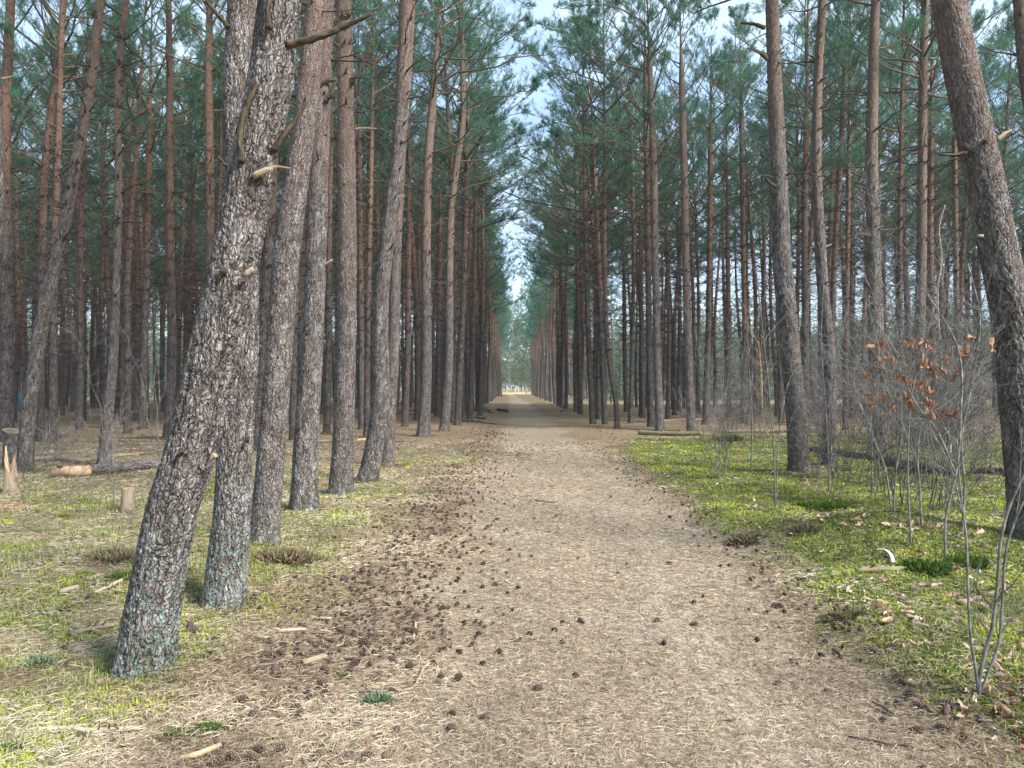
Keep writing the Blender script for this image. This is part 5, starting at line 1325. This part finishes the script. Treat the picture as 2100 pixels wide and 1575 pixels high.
for cx, cyy, w in CL:
    c = at(cx, cyy, Ys + rg.normal() * .12) - ob; m = max(2, int(w / 4.2))
    a = Acc()
    for k in range(m):
        V = np.concatenate(leaf_mesh(int(rg.integers(0, 99)), .085 * rg.uniform(.8, 1.3)).V); F4 = leaf_mesh(1).Fs[0]
        M3 = np.array(Matrix.Rotation(rg.random() * 6.28, 3, 'Z') @ Matrix.Rotation(rg.normal() * .7 + 1.0, 3, 'Y') @ Matrix.Rotation(rg.random() * 6.28, 3, 'X'))
        a.add(V @ M3.T + c + rg.normal(size=3) * w / F * Ys * .28, [F4])
    link('leaf_cluster', a.mesh('leaf_cluster', [M_OAK]), oroot)
# birch sapling with orange upper stem
Yb_ = P(1950, 945)[1]
drawn('birch_sapling', Yb_, (1950, 945), [([(1951, 948), (1944, 880), (1938, 825), (1932, 760), (1926, 680), (1923, 600), (1931, 530), (1926, 470), (1938, 420)], [9, 8, 6, 5, 4, 3])], M_BIRCH, 'slender birch with white foot and yellow upper stem in the right thicket', 'birch', 12, 5, .5)
for j, (bx, by, st, lab) in enumerate([(1700, 1010, [([(1700, 1012), (1697, 900), (1690, 800), (1684, 700), (1690, 560)], [5, 4, 3, 3]), ([(1700, 1005), (1706, 880), (1712, 760), (1735, 640)], [4, 3, 3])], 'tall twin stemmed grey sapling in front of the grey curved pine'),
        (1592, 1040, [([(1590, 1042), (1587, 930), (1577, 800), (1560, 640), (1552, 560)], [5, 4, 3, 3]), ([(1592, 1035), (1597, 900), (1612, 800), (1640, 740)], [4, 3, 2])], 'tall grey sapling just left of the nearest right pine'),
        (1542, 960, [([(1540, 962), (1542, 860), (1536, 760), (1532, 650)], [5, 4, 3])], 'single upright sapling left of the twin stemmed one'),
        (1888, 1080, [([(1890, 1085), (1886, 1000), (1882, 930), (1895, 860), (1960, 780), (2010, 640)], [8, 6, 5, 4, 3]), ([(1888, 1000), (1870, 920), (1790, 800), (1740, 700)], [5, 4, 3, 2])], 'pale stemmed sapling below the oak leaves'),
        (1975, 1100, [([(1972, 1102), (1978, 1000), (1972, 900), (1990, 800), (2010, 660), (1985, 540)], [8, 6, 5, 4]), ([(1975, 1060), (1950, 960), (1905, 870), (1890, 800)], [5, 4, 3])], 'dark forked sapling left of the big right trunk'),
        (1935, 1140, [([(1938, 1145), (1940, 1060), (1962, 960), (1970, 860), (1966, 720), (1900, 600)], [9, 7, 6, 4])], 'grey sapling rising behind the deep green hummock'),
        (1830, 1060, [([(1830, 1062), (1815, 960), (1790, 900), (1765, 830)], [6, 5, 4, 3]), ([(1832, 1060), (1838, 960), (1850, 880), (1838, 740)], [5, 4, 3])], 'forked sapling left of the oak sapling'),
        (1560, 905, [([(1588, 908), (1572, 885), (1564, 850), (1562, 780), (1556, 700)], [4, 4, 3, 3])], 'orange barked crooked sapling behind the single upright one')]):
    drawn('bare_sapling', P(bx, by)[1], (bx, by), st, M_SAP if j != 7 else M_CHIP, lab, 'sapling', 14, 20 + j, .55)
# a pale bent twig in front of the nearest right pine
log('fallen_branch', [(1617, 962), (1645, 975), (1662, 998)], [2.5, 2.5, 2.5], M_STICK, 'thin pale bent twig in front of the nearest right pine', 'branch', kids=False)
# brown bushes at the far end of the avenue
for i, (px, py, sc) in enumerate([(1016, 812, 1.3), (1026, 810, 1.1), (1085, 808, 1.1), (1094, 810, 1.4), (1108, 812, 1.3), (1008, 815, 1.1)]):
    p = P(px, py); p[2] = 0
    r = put_sap(i, p, ('brownish bare bush at the left side of the far path end' if px < 1040 else 'brownish bare bush at the right side of the far path end'), ('bushes left of' if px < 1040 else 'bushes right of') + ' the far path end', sc * 1.3)
    r.name = 'bare_bush'; r['category'] = 'bush'

# ------------------------------------------------------------------ haze
n = NT('haze'); pv = n.n.new('ShaderNodeVolumePrincipled'); pv.inputs['Density'].default_value = .0005; pv.inputs['Color'].default_value = (.92, .97, 1., 1); pv.inputs['Anisotropy'].default_value = .0
o_ = n.n.new('ShaderNodeOutputMaterial'); n.l.new(pv.outputs[0], o_.inputs['Volume'])
hz = boxes([(0, 720, 13, 4200, 1900, 30)]).mesh('haze', [n.m], False)
tag(link('haze', hz), 'thin pale air between the far trees', 'haze', kind='stuff')
